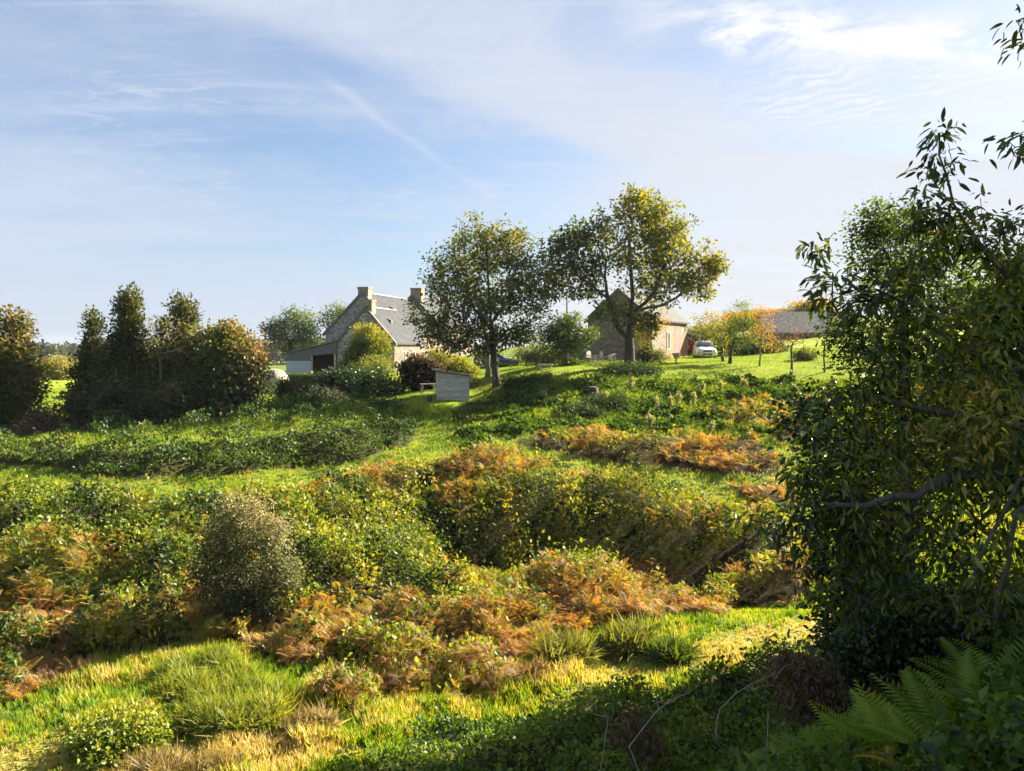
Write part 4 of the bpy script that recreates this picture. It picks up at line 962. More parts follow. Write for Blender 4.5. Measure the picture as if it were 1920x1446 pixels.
# clipped box hedge, one leafy block
def hedge(name, label, p0, p1, w, h, pal, n, size, seed):
    rng = np.random.default_rng(seed); p0, p1 = np.array(p0), np.array(p1); d = p1 - p0; Ln = np.linalg.norm(d[:2]); t = d / Ln; s_ = np.array([-t[1], t[0], 0])
    u, face = rng.random(n) * Ln, rng.random(n)
    a = rng.random(n) * w - w / 2; b = rng.random(n) * h
    a = np.where(face < .45, -w / 2, np.where(face < .6, w / 2, a)); b = np.where(face >= .6, h, b)
    pos = p0 + u[:, None] * t + a[:, None] * s_; pos[:, 2] += b; pos += rng.normal(size=(n, 3)) * .05
    fwd = unit(rand_dirs(n, rng) + np.array([0, 0, .4])); col = palette(pal, .45 + rng.normal(size=n) * .2)
    Vv, Ff, Cc = scatter(*LEAF, pos, frames(fwd, rand_dirs(n, rng)), size * (.7 + .6 * rng.random(n)), col)
    root = empty(name, p0, 0, label, 'hedge'); link('foliage', np_mesh('foliage', Vv - p0, Ff, Cc), LM_dense, root)
    mb = MB(); q = [p0 + s_ * (w / 2 - .07), p0 - s_ * (w / 2 - .07), p1 - s_ * (w / 2 - .07), p1 + s_ * (w / 2 - .07)]
    mb.v = [tuple(v - p0 + np.array([0, 0, z_])) for z_ in (-.4, h - .08) for v in q]; mb.f = [[0, 1, 2, 3], [7, 6, 5, 4], [0, 4, 5, 1], [1, 5, 6, 2], [2, 6, 7, 3], [3, 7, 4, 0]]
    mb.build('stems', BK, root)
hedge('box_hedge', 'clipped square box hedge in front of the farmhouse shelter', at(524, 62), at(612, 62.5), 1.1, 1.25, [DK, MG, LG, YG], 5200, .10, 5)

# fence wires and rough brush at the far left
b = at(100, 42.5)
sk = Skel(); sk.limb([b, b + np.array([0, 0, .4])])
T = in_lobes([L(95, 795, 42.5, 52, 28, 90), L(60, 815, 41, 40, 20, 40), L(130, 815, 41, 30, 16, 30)], np.random.default_rng(9), .3); en = sk.tips(T, .4, .1, .18)
root = empty('brush_pile', b, 0, 'heap of cut brown branches and dead brush left of the hedgerow', 'brush pile')
me = sk.mesh('branches', .07, .012, 5); me.transform(Matrix.Translation(Vector(-b))); link('branches', me, bark_mat('dead_twig', (.07, .055, .045), (.20, .165, .13), 8), root)
Vv, Ff, Cc = leaves_on(np.array(sk.p)[en], rand_dirs(len(en)), 26, .3, .16, LEAF, [(.03, .025, .02), (.08, .06, .045), (.14, .10, .075)], lambda p: .5 + 0 * p[:, 0], np.random.default_rng(2))
link('dead_leaves', np_mesh('dead_leaves', Vv - b, Ff, Cc), LM_dense, root)

# ---- distant wood, maize field
rng = np.random.default_rng(77)
def far_wood(n, x0, x1, y0, y1, top):
    xs_ = rng.uniform(x0, x1, n); ys_ = rng.uniform(y0, y1, n); zs_ = H(xs_, ys_); parts_ = []
    for x, y, z_ in zip(xs_, ys_, zs_):
        h = top * (.8 + .4 * rng.random()); m_ = 150; d_ = rand_dirs(m_, rng); r_ = h * .33
        pos = np.array([x, y, z_ + h * .62]) + d_ * np.array([r_, r_, h * .40]) * (.7 + .35 * rng.random((m_, 1)))
        col = palette([(.025, .04, .02), (.05, .07, .025), (.10, .10, .04)], .4 + .25 * rng.normal() + .2 * rng.normal(size=m_))
        parts_.append(scatter(*LEAF, pos, frames(rand_dirs(m_, rng), rand_dirs(m_, rng)), np.full(m_, 2.2), col))
        t_ = np.array([(-.3, 0, 0), (.3, 0, 0), (.2, 0, 1), (-.2, 0, 1)]); parts_.append((t_ * np.array([1, 1, h * .6]) + np.array([x, y, z_]), [np.array([[0, 1, 2, 3]])], np.full((4, 3), .05)))
    return merge(parts_)
Vv, Ff, Cc = far_wood(330, -330, -60, 380, 470, 11)
tag(link('distant_wood', np_mesh('distant_wood', Vv, Ff, Cc), LM_dense), 'dark wood on the horizon at the far left', 'wood', kind='stuff')
n = 3600; y = rng.uniform(99, 118, n); x = (rng.uniform(1366, 1466, n) - HX) / F * y; p_ = np.stack([x, y, H(x, y)], -1)
MZ = tuft(9, 5, .5); MZ = (MZ[0] * np.array([1.3, 1.3, 1]), MZ[1])
Vv, Ff, Cc = scatter(*MZ, p_, frames(np.stack([np.cos(x * 91), np.sin(x * 91), 0 * x], -1), np.tile([0, 0, 1.], (n, 1))), 1.5 + .4 * rng.random(n), palette([BR, (.22, .14, .06), (.28, .20, .09)], rng.random(n)))
tag(link('maize_field', np_mesh('maize_field', Vv, Ff, Cc), LM_grass), 'ripe orange brown maize on the rise behind the garden', 'maize', kind='stuff')
# ------------------------------------------------------------------ ground cover
rng = np.random.default_rng(123)
# cover mounds of bracken and bramble
mx, my = rng.uniform(-28, 24, 900), rng.uniform(15, 48, 900)
mh, mr = rng.uniform(.30, 1.2, 900), rng.uniform(.35, 1.0, 900)
BIG = [(860,985,1.5,1.4),(925,990,1.4,1.6),(1000,992,1.2,1.4),(1075,990,1.5,1.7),(1150,985,1.3,1.5),(1220,985,1.5,1.7),(1280,1000,1.3,1.4),(560,1085,1.3,1.7),(640,1095,1.3,1.8),(710,1085,1.3,1.8),(770,1050,1.2,1.6),(60,1075,1.4,1.8),(130,1085,1.3,1.7),(220,1060,1.3,1.6),(300,1085,1.3,1.5),(1060,1120,1.3,1.7),(1130,1110,1.2,1.6),(640,985,1.2,1.5),(720,1000,1.2,1.5),(560,1000,1.2,1.4),(120,985,1.3,1.5),(250,985,1.2,1.4),(1180,975,2.3,1.5),(1260,985,1.5,1.3),(1020,975,1.9,1.3),(860,985,1.7,1.2),(1090,1100,1.5,1.2),(720,1075,1.7,1.3),(610,1060,1.5,1.3),(250,1050,1.8,1.2),(90,1030,1.8,1.3),(110,1105,1.5,1.2),(350,990,1.7,1.2),(520,970,1.8,1.2),(680,950,1.7,1.1),(930,930,1.6,1.0),(780,1000,1.5,1.2),(1000,1075,1.1,1.1),(180,975,1.7,1.2),(960,1040,1.4,1.2),(1340,1010,1.4,1.0),(840,1110,1.2,1.1),(560,1130,1.2,1.1),(30,960,1.6,1.2)]
def ground_at(px, py):            # where the line of sight through a point of the slope meets the ground
    for Y in np.arange(15, 55, .1):
        z_ = (HY - py) / F * Y; x_ = (px - HX) / F * Y
        if float(H(x_, Y)) >= z_: return x_, Y
    return x_, Y
for q in BIG:
    a_, b_ = ground_at(q[0], q[1] + 20); mx = np.append(mx, a_); my = np.append(my, b_); mr = np.append(mr, q[2]); mh = np.append(mh, q[3])
def canopy(x, y):
    o = np.full(x.shape, .16)
    for i in range(0, len(x), 4000):
        d2 = (x[i:i + 4000, None] - mx) ** 2 + (y[i:i + 4000, None] - my) ** 2
        k = mh * np.clip(1 - d2 / mr ** 2, 0, 1) ** .42
        o[i:i + 4000] = np.maximum(o[i:i + 4000], k.max(1))
    return o * (.72 + .56 * fbm(x * 2.1 + 7, y * 2.1, 3))
def sample(n, x0, x1, y0, y1, power=1.0, ref=20, wide=0):
    y = rng.uniform(y0, y1, n); half = 0.70 * y + 2 + wide
    x = rng.uniform(-1, 1, n) * half
    k = (x > x0) & (x < x1) & (rng.random(n) < np.clip((ref / y) ** power, 0, 1) * half / (0.70 * y1 + 2 + wide))
    return x[k], y[k]
def zone(x, y, *zs, top=None):
    px, py = pix(x, y, H(x, y)); r = np.zeros(x.shape, bool)
    k_ = np.clip(20 / y, 0, 1.3) ** 1.6
    px = px + k_ * ((fbm(x * .9, y * .9 + 70, 3) - .5) * 130 + (fbm(x * 3.1, y * 3.1, 2) - .5) * 40); py = py + k_ * ((fbm(x * .9 + 30, y * .9, 3) - .5) * 46 + (fbm(x * 3.3 + 9, y * 3.3, 2) - .5) * 14)
    for z_ in zs:
        q = inpoly(px, py, z_)
        if top is not None: q &= inpoly(px, py - top * F / y + 4, z_)      # the cover thins out toward the edge of its bed
        r |= q
    return r, px, py
def ok_frames(x, y, tilt, rng=rng, face=None, az_sd=None):
    n = len(x); az = rng.random(n) * 6.283 if face is None else face + rng.normal(size=n) * az_sd
    e_ = tilt
    fwd = np.stack([np.cos(az) * np.cos(e_), np.sin(az) * np.cos(e_), np.sin(e_)], -1)
    return frames(fwd, np.tile([0, 0, 1.], (n, 1)) + rand_dirs(n, rng) * .15)
BRK = [(.09, .15, .018), (.19, .22, .03), (.30, .27, .05), (.35, .235, .055), (.31, .175, .055), (.26, .155, .07), (.19, .125, .075)]
BRM = [(.014, .032, .007), (.05, .095, .010), (.13, .19, .016), (.24, .27, .025), (.33, .27, .045)]

# bracken
x, y = sample(560000, -40, 30, 16.5, 50, .7)
ins, px, py = zone(x, y, Z_SLOPE, Z_LOBE, Z_LOBE2, Z_LOBE3, top=canopy(x, y) * .45 + .1)
x, y, px, py = x[ins], y[ins], px[ins], py[ins]
au, fr = fields(px, py)
nz = fbm(x * .45 + 3, y * .45, 4) - .5; nz2 = fbm(x * 1.1, y * 1.1 + 50, 3) - .5
keep = rng.random(len(x)) < np.clip(fr * .78 - .12 + nz * 2.4 + nz2 * 1.6, .05, 1)
x, y, au, nz2_, nz_ = x[keep], y[keep], au[keep], nz2[keep], nz[keep]
h = canopy(x, y); zb = H(x, y) + h * (.35 + .6 * rng.random(len(x)))
t = au * .76 - .02 + nz2_ * 1.3 + rng.normal(size=len(x)) * .12
dead = np.clip((au - .8) * 4, 0, 1)
tilt = np.radians(np.clip(rng.normal(48, 22, len(x)) - dead * 30, -30, 85))
V1 = scatter(*FROND, np.stack([x, y, zb], -1), ok_frames(x, y, tilt), (.20 + .30 * rng.random(len(x)) ** 1.5) * (1 - .25 * dead), palette(BRK, t) * (.8 + .4 * rng.random((len(x), 1))))
print('bracken', len(x))
tag(link('bracken', np_mesh('bracken', *V1), LM_fern), 'bracken turning green, orange and brown over the middle slope', 'bracken', kind='stuff')

# bramble and other leafy cover
x, y = sample(1250000, -42, 30, 16.5, 50, .9)
ins, px, py = zone(x, y, Z_SLOPE, Z_LOBE, Z_LOBE2, top=canopy(x, y) * .5)
x, y, px, py = x[ins], y[ins], px[ins], py[ins]
au, fr = fields(px, py)
nz = fbm(x * .45 + 3, y * .45, 4) - .5
keep = rng.random(len(x)) < np.clip(1.2 - fr - nz * 2.2, .22, 1)
x, y, au, nz = x[keep], y[keep], au[keep], nz[keep]
n = len(x); h = canopy(x, y) * 1.12
gap = rng.random(n) < np.clip((h - .30) / .30, .10, 1)
x, y, au, h, n = x[gap], y[gap], au[gap], h[gap], int(gap.sum())
u = (1 - .5 * rng.random(n) ** 1.4) * np.where(rng.random(n) < .10, 1.3, 1.0)
p_ = np.stack([x, y, H(x, y) + h * u], -1)
hue = fbm(x * .9 + 11, y * .9 + 4, 3) - .5
t = .30 + hue * 1.6 + rng.normal(size=n) * .14 + au * .25
fwd = unit(rand_dirs(n, rng) + np.array([0, 0, .5]))
V1 = scatter(*LEAF, p_, frames(fwd, unit(rand_dirs(n, rng) + np.array([0, 0, .9]))), (.07 + .15 * rng.random(n) ** 1.7), palette(BRM, t) * (.75 + .5 * rng.random((n, 1))))
print('bramble', n)
tag(link('bramble', np_mesh('bramble', *V1), LM_dense), 'leafy bramble thicket covering the mounds of the middle slope', 'bramble', kind='stuff')

# ivy and nettles on the shaded bank
x, y = sample(330000, -45, 5, 30, 50, .6, 30)
ins, px, py = zone(x, y, Z_BANK, top=.15)
in2, px, py = zone(x, y, [(165,800),(180,798),(420,780),(560,765),(740,755),(770,785),(640,798),(420,815),(165,826)])
ins |= in2 & (rng.random(len(x)) < np.clip((fbm(x * .6, y * .8 + 5, 3) - .38) * 4, .05, .8)); x, y = x[ins], y[ins]; n = len(x)
hb = .25 + 1.1 * np.clip(fbm(x * .9, y * .9, 3) - .36, 0, 1) * 2
p_ = np.stack([x, y, H(x, y) + hb * (1 - .7 * rng.random(n) ** 1.6)], -1)
t = .42 + (fbm(x * .7 + 5, y * .7, 3) - .5) * 1.3 + rng.normal(size=n) * .13
V1 = scatter(*LEAF, p_, frames(unit(rand_dirs(n, rng) + np.array([0, 0, .5])), unit(rand_dirs(n, rng) + np.array([0, 0, .9]))), .10 + .10 * rng.random(n), palette([(.010, .028, .006), (.032, .07, .010), (.075, .13, .014), (.14, .18, .02)], t))
print('bank', n)
tag(link('bank_undergrowth', np_mesh('bank_undergrowth', *V1), LM_dense), 'dark ivy and nettles on the shaded bank between two grass paths', 'undergrowth', kind='stuff')

# rough herbs, thistles and nettles growing through the grass bank under the lawn
x, y = sample(420000, -8, 22, 40, 57, .3, 40)
ins, px, py = zone(x, y, [(830,800),(870,765),(960,722),(1080,700),(1230,702),(1500,718),(1530,800),(1380,825),(1200,812),(1000,815),(860,850)])
k = ins & (rng.random(len(x)) < np.clip((fbm(x * .55 + 60, y * .9, 4) - .47) * 6, .03, 1)); x, y = x[k], y[k]; n = len(x)
hb = .12 + .9 * np.clip(fbm(x * 1.3, y * 1.3 + 12, 3) - .4, 0, 1)
V1 = scatter(*LEAF, np.stack([x, y, H(x, y) + hb * (1 - .8 * rng.random(n) ** 1.4)], -1), frames(unit(rand_dirs(n, rng) + np.array([0, 0, .8])), unit(rand_dirs(n, rng) + np.array([0, 0, .6]))), .14 + .12 * rng.random(n), palette([(.015, .04, .008), (.04, .09, .012), (.09, .15, .02), (.20, .22, .06)], .42 + (fbm(x * .8 + 5, y * .8 + 33, 3) - .5) * 1.3 + rng.normal(size=n) * .16))
print('herbs', n)
tag(link('rough_herbs', np_mesh('rough_herbs', *V1), LM_grass), 'rough dark herbs and nettles growing through the grass bank below the lawn', 'undergrowth', kind='stuff')

# long grass in the valley and along the paths
x, y = sample(420000, -30, 22, 12, 53, 1.1, 16)
ins, px, py = zone(x, y, Z_SLOPE, Z_LOBE, Z_LOBE2, Z_LOBE3, Z_BANK, Z_SHADE)
k = (~ins | ((rng.random(len(x)) < .3) & (y < 24) & ~inpoly(px, py, Z_SHADE))) & ~((x > -16) & (y > 50)); x, y, px, py = x[k], y[k], px[k], py[k]; n = len(x)
straw = np.zeros(n)
for z_ in Z_STRAW: straw = np.maximum(straw, inpoly(px, py, z_) * 1.0)
nz = fbm(x * .7, y * .7, 4) - .5
valley = np.clip((22 - y) / 3, 0, 1)
hgt = np.clip(.14 + valley * (.14 + nz * .6) + .05 * rng.random(n), .06, .5) * (1 - .45 * straw) * (1 + np.clip((y - 42) / 8, 0, 1) * .5)
t = .36 + valley * .10 + nz * .9 + (fbm(x * 2.6, y * 2.6 + 40, 3) - .5) * 1.0 + rng.normal(size=n) * .14 + straw * .38
GRS = [(.05, .11, .008), (.13, .24, .010), (.24, .33, .016), (.32, .34, .04), (.38, .31, .10), (.48, .39, .17)]
TF = [tuft(6, s) for s in (1, 2, 3)]
parts_ = []
which = rng.integers(0, 3, n)
for i in range(3):
    q = which == i
    R = ok_frames(x[q], y[q], np.zeros(q.sum()))
    s3 = np.stack([np.maximum(hgt[q], .16)] * 2 + [hgt[q]], -1) * 1.15
    parts_.append(scatter(*TF[i], np.stack([x[q], y[q], H(x[q], y[q]) - .01], -1), R, s3, palette(GRS, t[q])))
print('grass', n)
tag(link('long_grass', np_mesh('long_grass', *merge(parts_)), LM_grass), 'long bright grass in the valley bottom and along the paths', 'grass', kind='stuff')

# lawn
x, y = sample(330000, -40, 40, 44, 76, .4, 44)
px, py = pix(x, y, H(x, y)); k = ~inpoly(px, py, Z_LOBE2) & ~((x < -16) & (y < 45.5)); x, y = x[k], y[k]; n = len(x)
nz = fbm(x * .5, y * .5, 4) - .5
slope_ = (px[k] > 960) & (py[k] > 712)
hgt = np.where(slope_, .16 + .12 * rng.random(n), .05 + .04 * rng.random(n))
t = .36 + nz * .7 + rng.normal(size=n) * .10 - slope_ * .06
V1 = scatter(*TF[0], np.stack([x, y, H(x, y) - .01], -1), ok_frames(x, y, np.zeros(n)), np.stack([np.maximum(hgt, .12) * 1.2] * 2 + [hgt], -1), palette([(.06, .125, .008), (.15, .24, .008), (.28, .34, .014), (.36, .36, .03)], t))
print('lawn', n)
tag(link('lawn_grass', np_mesh('lawn_grass', *V1), LM_grass), 'mown lawn and rough grass bank around the farm buildings', 'grass', kind='stuff')

# grass tussocks in the valley bottom, each a clump of its own
def tussock(px, Y, r, label, pal, seed, name='grass_tussock', group='grass tussocks on the valley floor', cat='tussock', n=760, h=.42, t0=.5):
    rg = np.random.default_rng(seed); b = at(px, Y); a = rg.random(n) * 6.283; q = np.sqrt(rg.random(n)) * r
    base = np.stack([np.cos(a) * q * .8, np.sin(a) * q * .8, 0 * a], -1); base[:, 2] = H(b[0] + base[:, 0], b[1] + base[:, 1]) - b[2] + (1 - (q / r) ** 2) * h * .7 * r
    lean = .2 + .9 * q / r
    fwd = np.stack([np.cos(a + rg.normal(size=n) * .5) * np.sin(lean), np.sin(a + rg.normal(size=n) * .5) * np.sin(lean), np.cos(lean)], -1)
    tp = tuft(5, seed, 1.0); tp = (tp[0] * np.array([.8, .8, 1]), tp[1])
    side = unit(np.cross(fwd, rand_dirs(n, rg))); R = np.stack([side, np.cross(fwd, side), fwd], -1)
    Vv, Ff, Cc = scatter(*tp, base, R, (h + .25 * rg.random(n)) * (.45 + .5 * rg.random(n)), palette(pal, t0 + rg.normal(size=n) * .22))
    o = link(name, np_mesh(name, Vv, Ff, Cc), LM_grass); o.location = b
    return tag(o, label, cat, group)
GT = [(.06, .12, .015), (.13, .20, .02), (.24, .26, .04), (.36, .31, .10)]
for i, (px, Y, r, lb) in enumerate([
  (400, 19.6, .50, 'bright grass tussock highest up the valley floor, below the lone hawthorn'), (440, 18.9, .42, 'tufted grass clump just below the tussock under the hawthorn'), (350, 18.2, .50, 'leaning grass tussock at the left of the tussock cluster'),
  (395, 17.8, .50, 'large green tussock in the middle of the tussock cluster'), (465, 18.0, .50, 'rounded tussock at the right of the tussock cluster beside brown bracken'), (380, 16.9, .52, 'dark sided tussock at the lower left of the cluster'),
  (430, 16.8, .48, 'pale topped tussock at the lower middle of the cluster'), (485, 16.9, .46, 'vivid green low tussock at the lower right of the cluster'), (520, 17.7, .4, 'small tussock against the edge of the brown bracken'), (335, 19.2, .4, 'small tussock at the upper left of the cluster in bright grass')]):
    tussock(px, Y, r, lb, GT, 200 + i, t0=.42 + .05 * (i % 4))
tussock(1000, 19.0, .36, 'round brown hay-like clump alone in the grass right of the bracken', [(.08, .055, .03), (.20, .14, .08), (.30, .22, .13)], 230, 'dead_grass_clump', None, 'grass clump', 500, .34)
tussock(1060, 20.2, .55, 'olive grassy clump above the round brown clump', [(.06, .09, .02), (.16, .17, .04), (.26, .22, .08)], 231, 'rush_clump', 'rush clumps in the wet grass', 'rush clump', 420, .55)
tussock(1175, 21.2, .7, 'widest olive rush clump below the orange bracken', [(.05, .08, .02), (.13, .15, .04), (.24, .21, .08)], 232, 'rush_clump', 'rush clumps in the wet grass', 'rush clump', 520, .6)
tussock(1260, 20.2, .5, 'small green rush clump right of the widest rush clump', [(.05, .10, .02), (.11, .15, .03)], 233, 'rush_clump', 'rush clumps in the wet grass', 'rush clump', 400, .45)
for i, (px, Y, r, lb) in enumerate([(290, 14.8, .6, 'brownish grass heap at the bottom edge, left of the others'), (400, 14.7, .45, 'smaller brownish grass heap at the bottom edge beside the tussocks'), (580, 16.4, .55, 'brown dry grass heap below the brown bracken')]):
    tussock(px, Y, r, lb, [(.10, .08, .03), (.22, .17, .08), (.33, .26, .14)], 240 + i, 'dry_grass_heap', 'dry grass heaps', 'grass heap', 480, .4)
bush('bramble_bush', 'low leafy bramble clump in the straw coloured grass at lower left', 225, 15.9, [(225,1385,75,38,110),(270,1400,40,26,40)], BRM, .45, 250, (30, .16, .10), r=.9)

# pale seed stalks on the grassy bank
def weed(px, Y, h, label, seed, nst, pal=None):
    rg = np.random.default_rng(seed); b = at(px, Y); parts_ = []; root = empty('seeding_weed', b, 0, label, 'weed', 'pale seeding weeds on the grassy bank')
    Vs, Fs = [], []
    for k in range(nst):
        a = rg.random() * 6.283; hh = h * (.7 + .4 * rg.random()); o = np.array([math.cos(a) * .14, math.sin(a) * .14, 0]) * rg.random(); tip = o * 1.8 + np.array([0, 0, hh]); b_ = len(Vs)
        for c, r_ in ((o, .012), (tip, .006)): Vs += [c + np.array([r_, 0, 0]), c + np.array([-r_ / 2, r_, 0]), c + np.array([-r_ / 2, -r_, 0])]
        Fs += [(b_, b_ + 1, b_ + 4, b_ + 3), (b_ + 1, b_ + 2, b_ + 5, b_ + 4), (b_ + 2, b_, b_ + 3, b_ + 5)]
        m_ = 46; u_ = rg.random(m_) ** .6; pos = o + (tip - o) * (.35 + .68 * u_)[:, None] + rg.normal(size=(m_, 3)) * .055
        parts_.append(scatter(*LEAF, pos, frames(unit(rand_dirs(m_, rg) + np.array([0, 0, .8])), rand_dirs(m_, rg)), .09 + .06 * rg.random(m_), palette(pal or [(.09, .13, .05), (.20, .22, .13), (.34, .34, .25)], .3 + u_ * .5 + rg.normal(size=m_) * .12)))
    link('stalks', np_mesh('stalks', np.array(Vs), [np.array(Fs)]), BK3, root); link('seed_heads', np_mesh('seed_heads', *merge(parts_)), LM_grass, root)
WD = [(1222, 44.5, .85, 'pale upright weed clump lowest on the bank, at the edge of the orange bracken', 5), (1336, 44.5, .75, 'pale upright weed clump beside the shrubby bracken at the right'), (1232, 47.5, .95, 'pale weed clump left of the thick pair on the bank'),
 (1257, 47.8, 1.1, 'thick pale weed clump in the middle of the grassy bank'), (1272, 48.3, 1.0, 'smaller pale weed clump touching the thick one on the bank'), (1300, 48.2, 1.1, 'yellowish weed clump right of the thick pale clump'), (1318, 50.2, .9, 'faint weed stalks under the lawn edge above the yellowish clump'),
 (1186, 50.4, .8, 'single weed stalk near the lawn edge below the urn'), (1137, 48.6, .7, 'weed stalks just right of the tree stump'), (1020, 48.0, .7, 'pale flowering weed at the left of the grassy bank'), (1396, 51, .8, 'single tall weed at the right of the bank near the lawn edge'), (1350, 50.6, .7, 'thin weed stalks right of the urn below the lawn edge')]
for i, q in enumerate(WD): weed(q[0], q[1], q[2], q[3], 300 + i, q[4] if len(q) > 4 else 4)
for i, (px, Y, w_, lb) in enumerate([(1130, 48.2, 30, 'dark bramble patch on the bank around the tree stump'), (985, 52.4, 34, 'dark undergrowth patch beside the foot of the dark leaved tall tree'), (1180, 54.2, 40, 'leafy ivy patch spreading below the tallest tree'), (1085, 46.2, 26, 'dark nettle patch in the middle of the grassy bank')]):
    z_ = pix(*[float(k_) for k_ in at(px, Y)])[1]
    bush('bramble_patch', lb, px, Y, [(px, z_ - 6, w_, 7, 50), (px + w_ * .8, z_ - 4, w_ * .8, 6, 36), (px - w_ * .7, z_ - 4, w_ * .6, 6, 26)], [DK, (.025, .05, .015), MG], .45, 330 + i, (28, .25, .13))

# ------------------------------------------------------------------ shaded near slope
x, y = sample(720000, -8, 22, 4.5, 23.5, 1.1, 9, 6)
ins, px, py = zone(x, y, Z_SHADE); x, y, px, py = x[ins], y[ins], px[ins], py[ins]; n = len(x)
hb = .22 + 2.2 * np.clip(fbm(x * .85 + 8, y * .85, 4) - .36, 0, 1)
p_ = np.stack([x, y, H(x, y) + hb * (1 - .8 * rng.random(n) ** 1.6)], -1)
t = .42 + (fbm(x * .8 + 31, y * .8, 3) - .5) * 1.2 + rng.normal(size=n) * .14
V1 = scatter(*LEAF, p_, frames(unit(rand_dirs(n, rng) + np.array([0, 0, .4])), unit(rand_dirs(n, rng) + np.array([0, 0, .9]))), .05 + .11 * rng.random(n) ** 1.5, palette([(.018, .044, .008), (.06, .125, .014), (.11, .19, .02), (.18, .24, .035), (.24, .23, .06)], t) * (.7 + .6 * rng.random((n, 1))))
print('near', n)
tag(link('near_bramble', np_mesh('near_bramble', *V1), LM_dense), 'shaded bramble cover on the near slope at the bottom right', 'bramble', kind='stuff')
# ferns, each plant a thing
def fern(px, Y, size, nf, label, pal, seed, t0=.4, lift=0.0):
    rg = np.random.default_rng(seed); b = at(px, Y, lift); az = np.linspace(0, 6.283, nf, endpoint=False) + rg.normal(size=nf) * .3; e_ = np.radians(rg.normal(40, 14, nf))
    fwd = np.stack([np.cos(az) * np.cos(e_), np.sin(az) * np.cos(e_), np.sin(e_)], -1); R = frames(fwd, np.tile([0, 0, 1.], (nf, 1)))
    pos = np.stack([np.cos(az) * .05, np.sin(az) * .05, .12 + .25 * rg.random(nf)], -1)
    sz = size * (.55 + .7 * rg.random(nf)); cl_ = palette(pal, t0 + rg.normal(size=nf) * .2); brown = rg.random(nf) < .10; cl_[brown] = (.20, .12, .03); k3 = rg.integers(0, 3, nf)
    Vv, Ff, Cc = merge([scatter(*FERNS[i], pos[k3 == i], R[k3 == i], sz[k3 == i], cl_[k3 == i]) for i in range(3) if (k3 == i).any()])
    o = link('fern', np_mesh('fern', Vv, Ff, Cc), LM_fern); o.location = b; o['label'] = label; o['category'] = 'fern'; o['group'] = 'ferns on the shaded near slope'
FP = [(.07, .16, .010), (.14, .26, .012), (.24, .33, .02)]
FR = [(1750, 6.9, .7, 'broad fern at the bottom edge between the yellow fern and the corner'), (1860, 7.0, .7, 'lowest fern in the bottom right corner'), (1590, 7.6, .6, 'low fern at the bottom edge left of the yellow fern'), (1690, 7.4, .85, 'big green fern at the bottom right, just above the yellow fern'), (1780, 7.6, .85, 'big green fern rightward of the yellow fern'), (1620, 8.2, .8, 'green fern at the left of the big bottom right ferns'), (1880, 7.8, .85, 'green fern in the bottom right corner'),
 (1560, 8.6, .7, 'fern at the bottom edge below the dead fern heap'), (1500, 9.6, .6, 'grey green fern at the left foot of the dead fern heap'), (1840, 8.9, .8, 'green fern below the hanging twigs at right'), (1740, 9.2, .75, 'fern half hidden under the chestnut branches'), (1450, 8.8, .5, 'small fern at the bottom edge left of the dead fern heap'),
 (1660, 9.8, .7, 'bluish fern right of the dead fern heap'), (1320, 9.5, .5, 'small bright fern at the bottom edge in the brambles'), (1930, 9.6, .8, 'fern at the right edge under the chestnut'), (1580, 10.6, .6, 'fern behind the dead fern heap'), (900, 12.6, .5, 'small fern at the bottom edge at the left of the shaded brambles')]
for i, (px, Y, s_, lb) in enumerate(FR): fern(px, Y, s_ * .78, 18, lb, FP, 400 + i, .35 + .08 * (i % 4), .25)
fern(1690, 6.7, .27, 5, 'golden yellow autumn fern at the bottom edge', [(.40, .22, .02), (.48, .30, .03)], 450, .5, .35)
# dead fern heap and dry stems
def dead_heap(px, Y, lobes, nst, label, seed, hang):
    rg = np.random.default_rng(seed); b = at(px, Y); sk = Skel(); sk.limb([b, b + np.array([0, 0, .25])], .15)
    T = in_lobes([L(q[0], q[1], Y, q[2], q[3], q[4]) for q in lobes], rg, .3); en = sk.tips(T, .18, .5, .12, rg)
    root = empty('dead_fern_heap', b, 0, label, 'dead ferns')
    me = sk.mesh('stems', .022, .005, 5); me.transform(Matrix.Translation(Vector(-b))); link('stems', me, bark_mat('dry_stem', (.16, .12, .09), (.36, .30, .23), 12), root)
    q = np.array(sk.p)[en]; V_, F_, C_ = leaves_on(q, rand_dirs(len(en), rg), hang, .13, .10, CHESTNUT, [(.04, .026, .018), (.11, .07, .045), (.22, .15, .10)], lambda p: .45 + 0 * p[:, 0], rg, 1.2, .2, .15)
    link('dead_leaves', np_mesh('dead_leaves', V_ - b, F_, C_), LM_dense, root)
dead_heap(1520, 10.2, [(1500,1262,52,34,40),(1560,1300,66,28,50),(1475,1235,22,30,12),(1520,1330,50,20,30)], 10, 'heap of dark dead ferns below the chestnut branches', 460, 13)
dead_heap(1195, 12.8, [(1190,1370,34,30,36),(1215,1400,30,26,26)], 8, 'small clump of hanging dead leaves in the shaded brambles', 461, 12)
def stems(px, Y, ends, label, seed):
    rg = np.random.default_rng(seed); b = at(px, Y); sk = Skel(); sk.limb([b, b + np.array([0, 0, .15])], .1)
    sk.tips([P3(a, c, Y + rg.normal() * .3) for a, c in ends], .12, .04, .10, rg); sk.tips([np.array(sk.p)[rg.integers(len(sk.p) // 2, len(sk.p))] + rg.normal(size=3) * np.array([.12, .12, .06]) + np.array([0, 0, .10]) for _ in range(14)], .08, .2, .1, rg); me = sk.mesh('dry_stems', .013, .0045, 5); me.transform(Matrix.Translation(Vector(-b)))
    o = link('dry_weed', me, bpy.data.materials['dry_stem']); o.location = b; tag(o, label, 'stems')
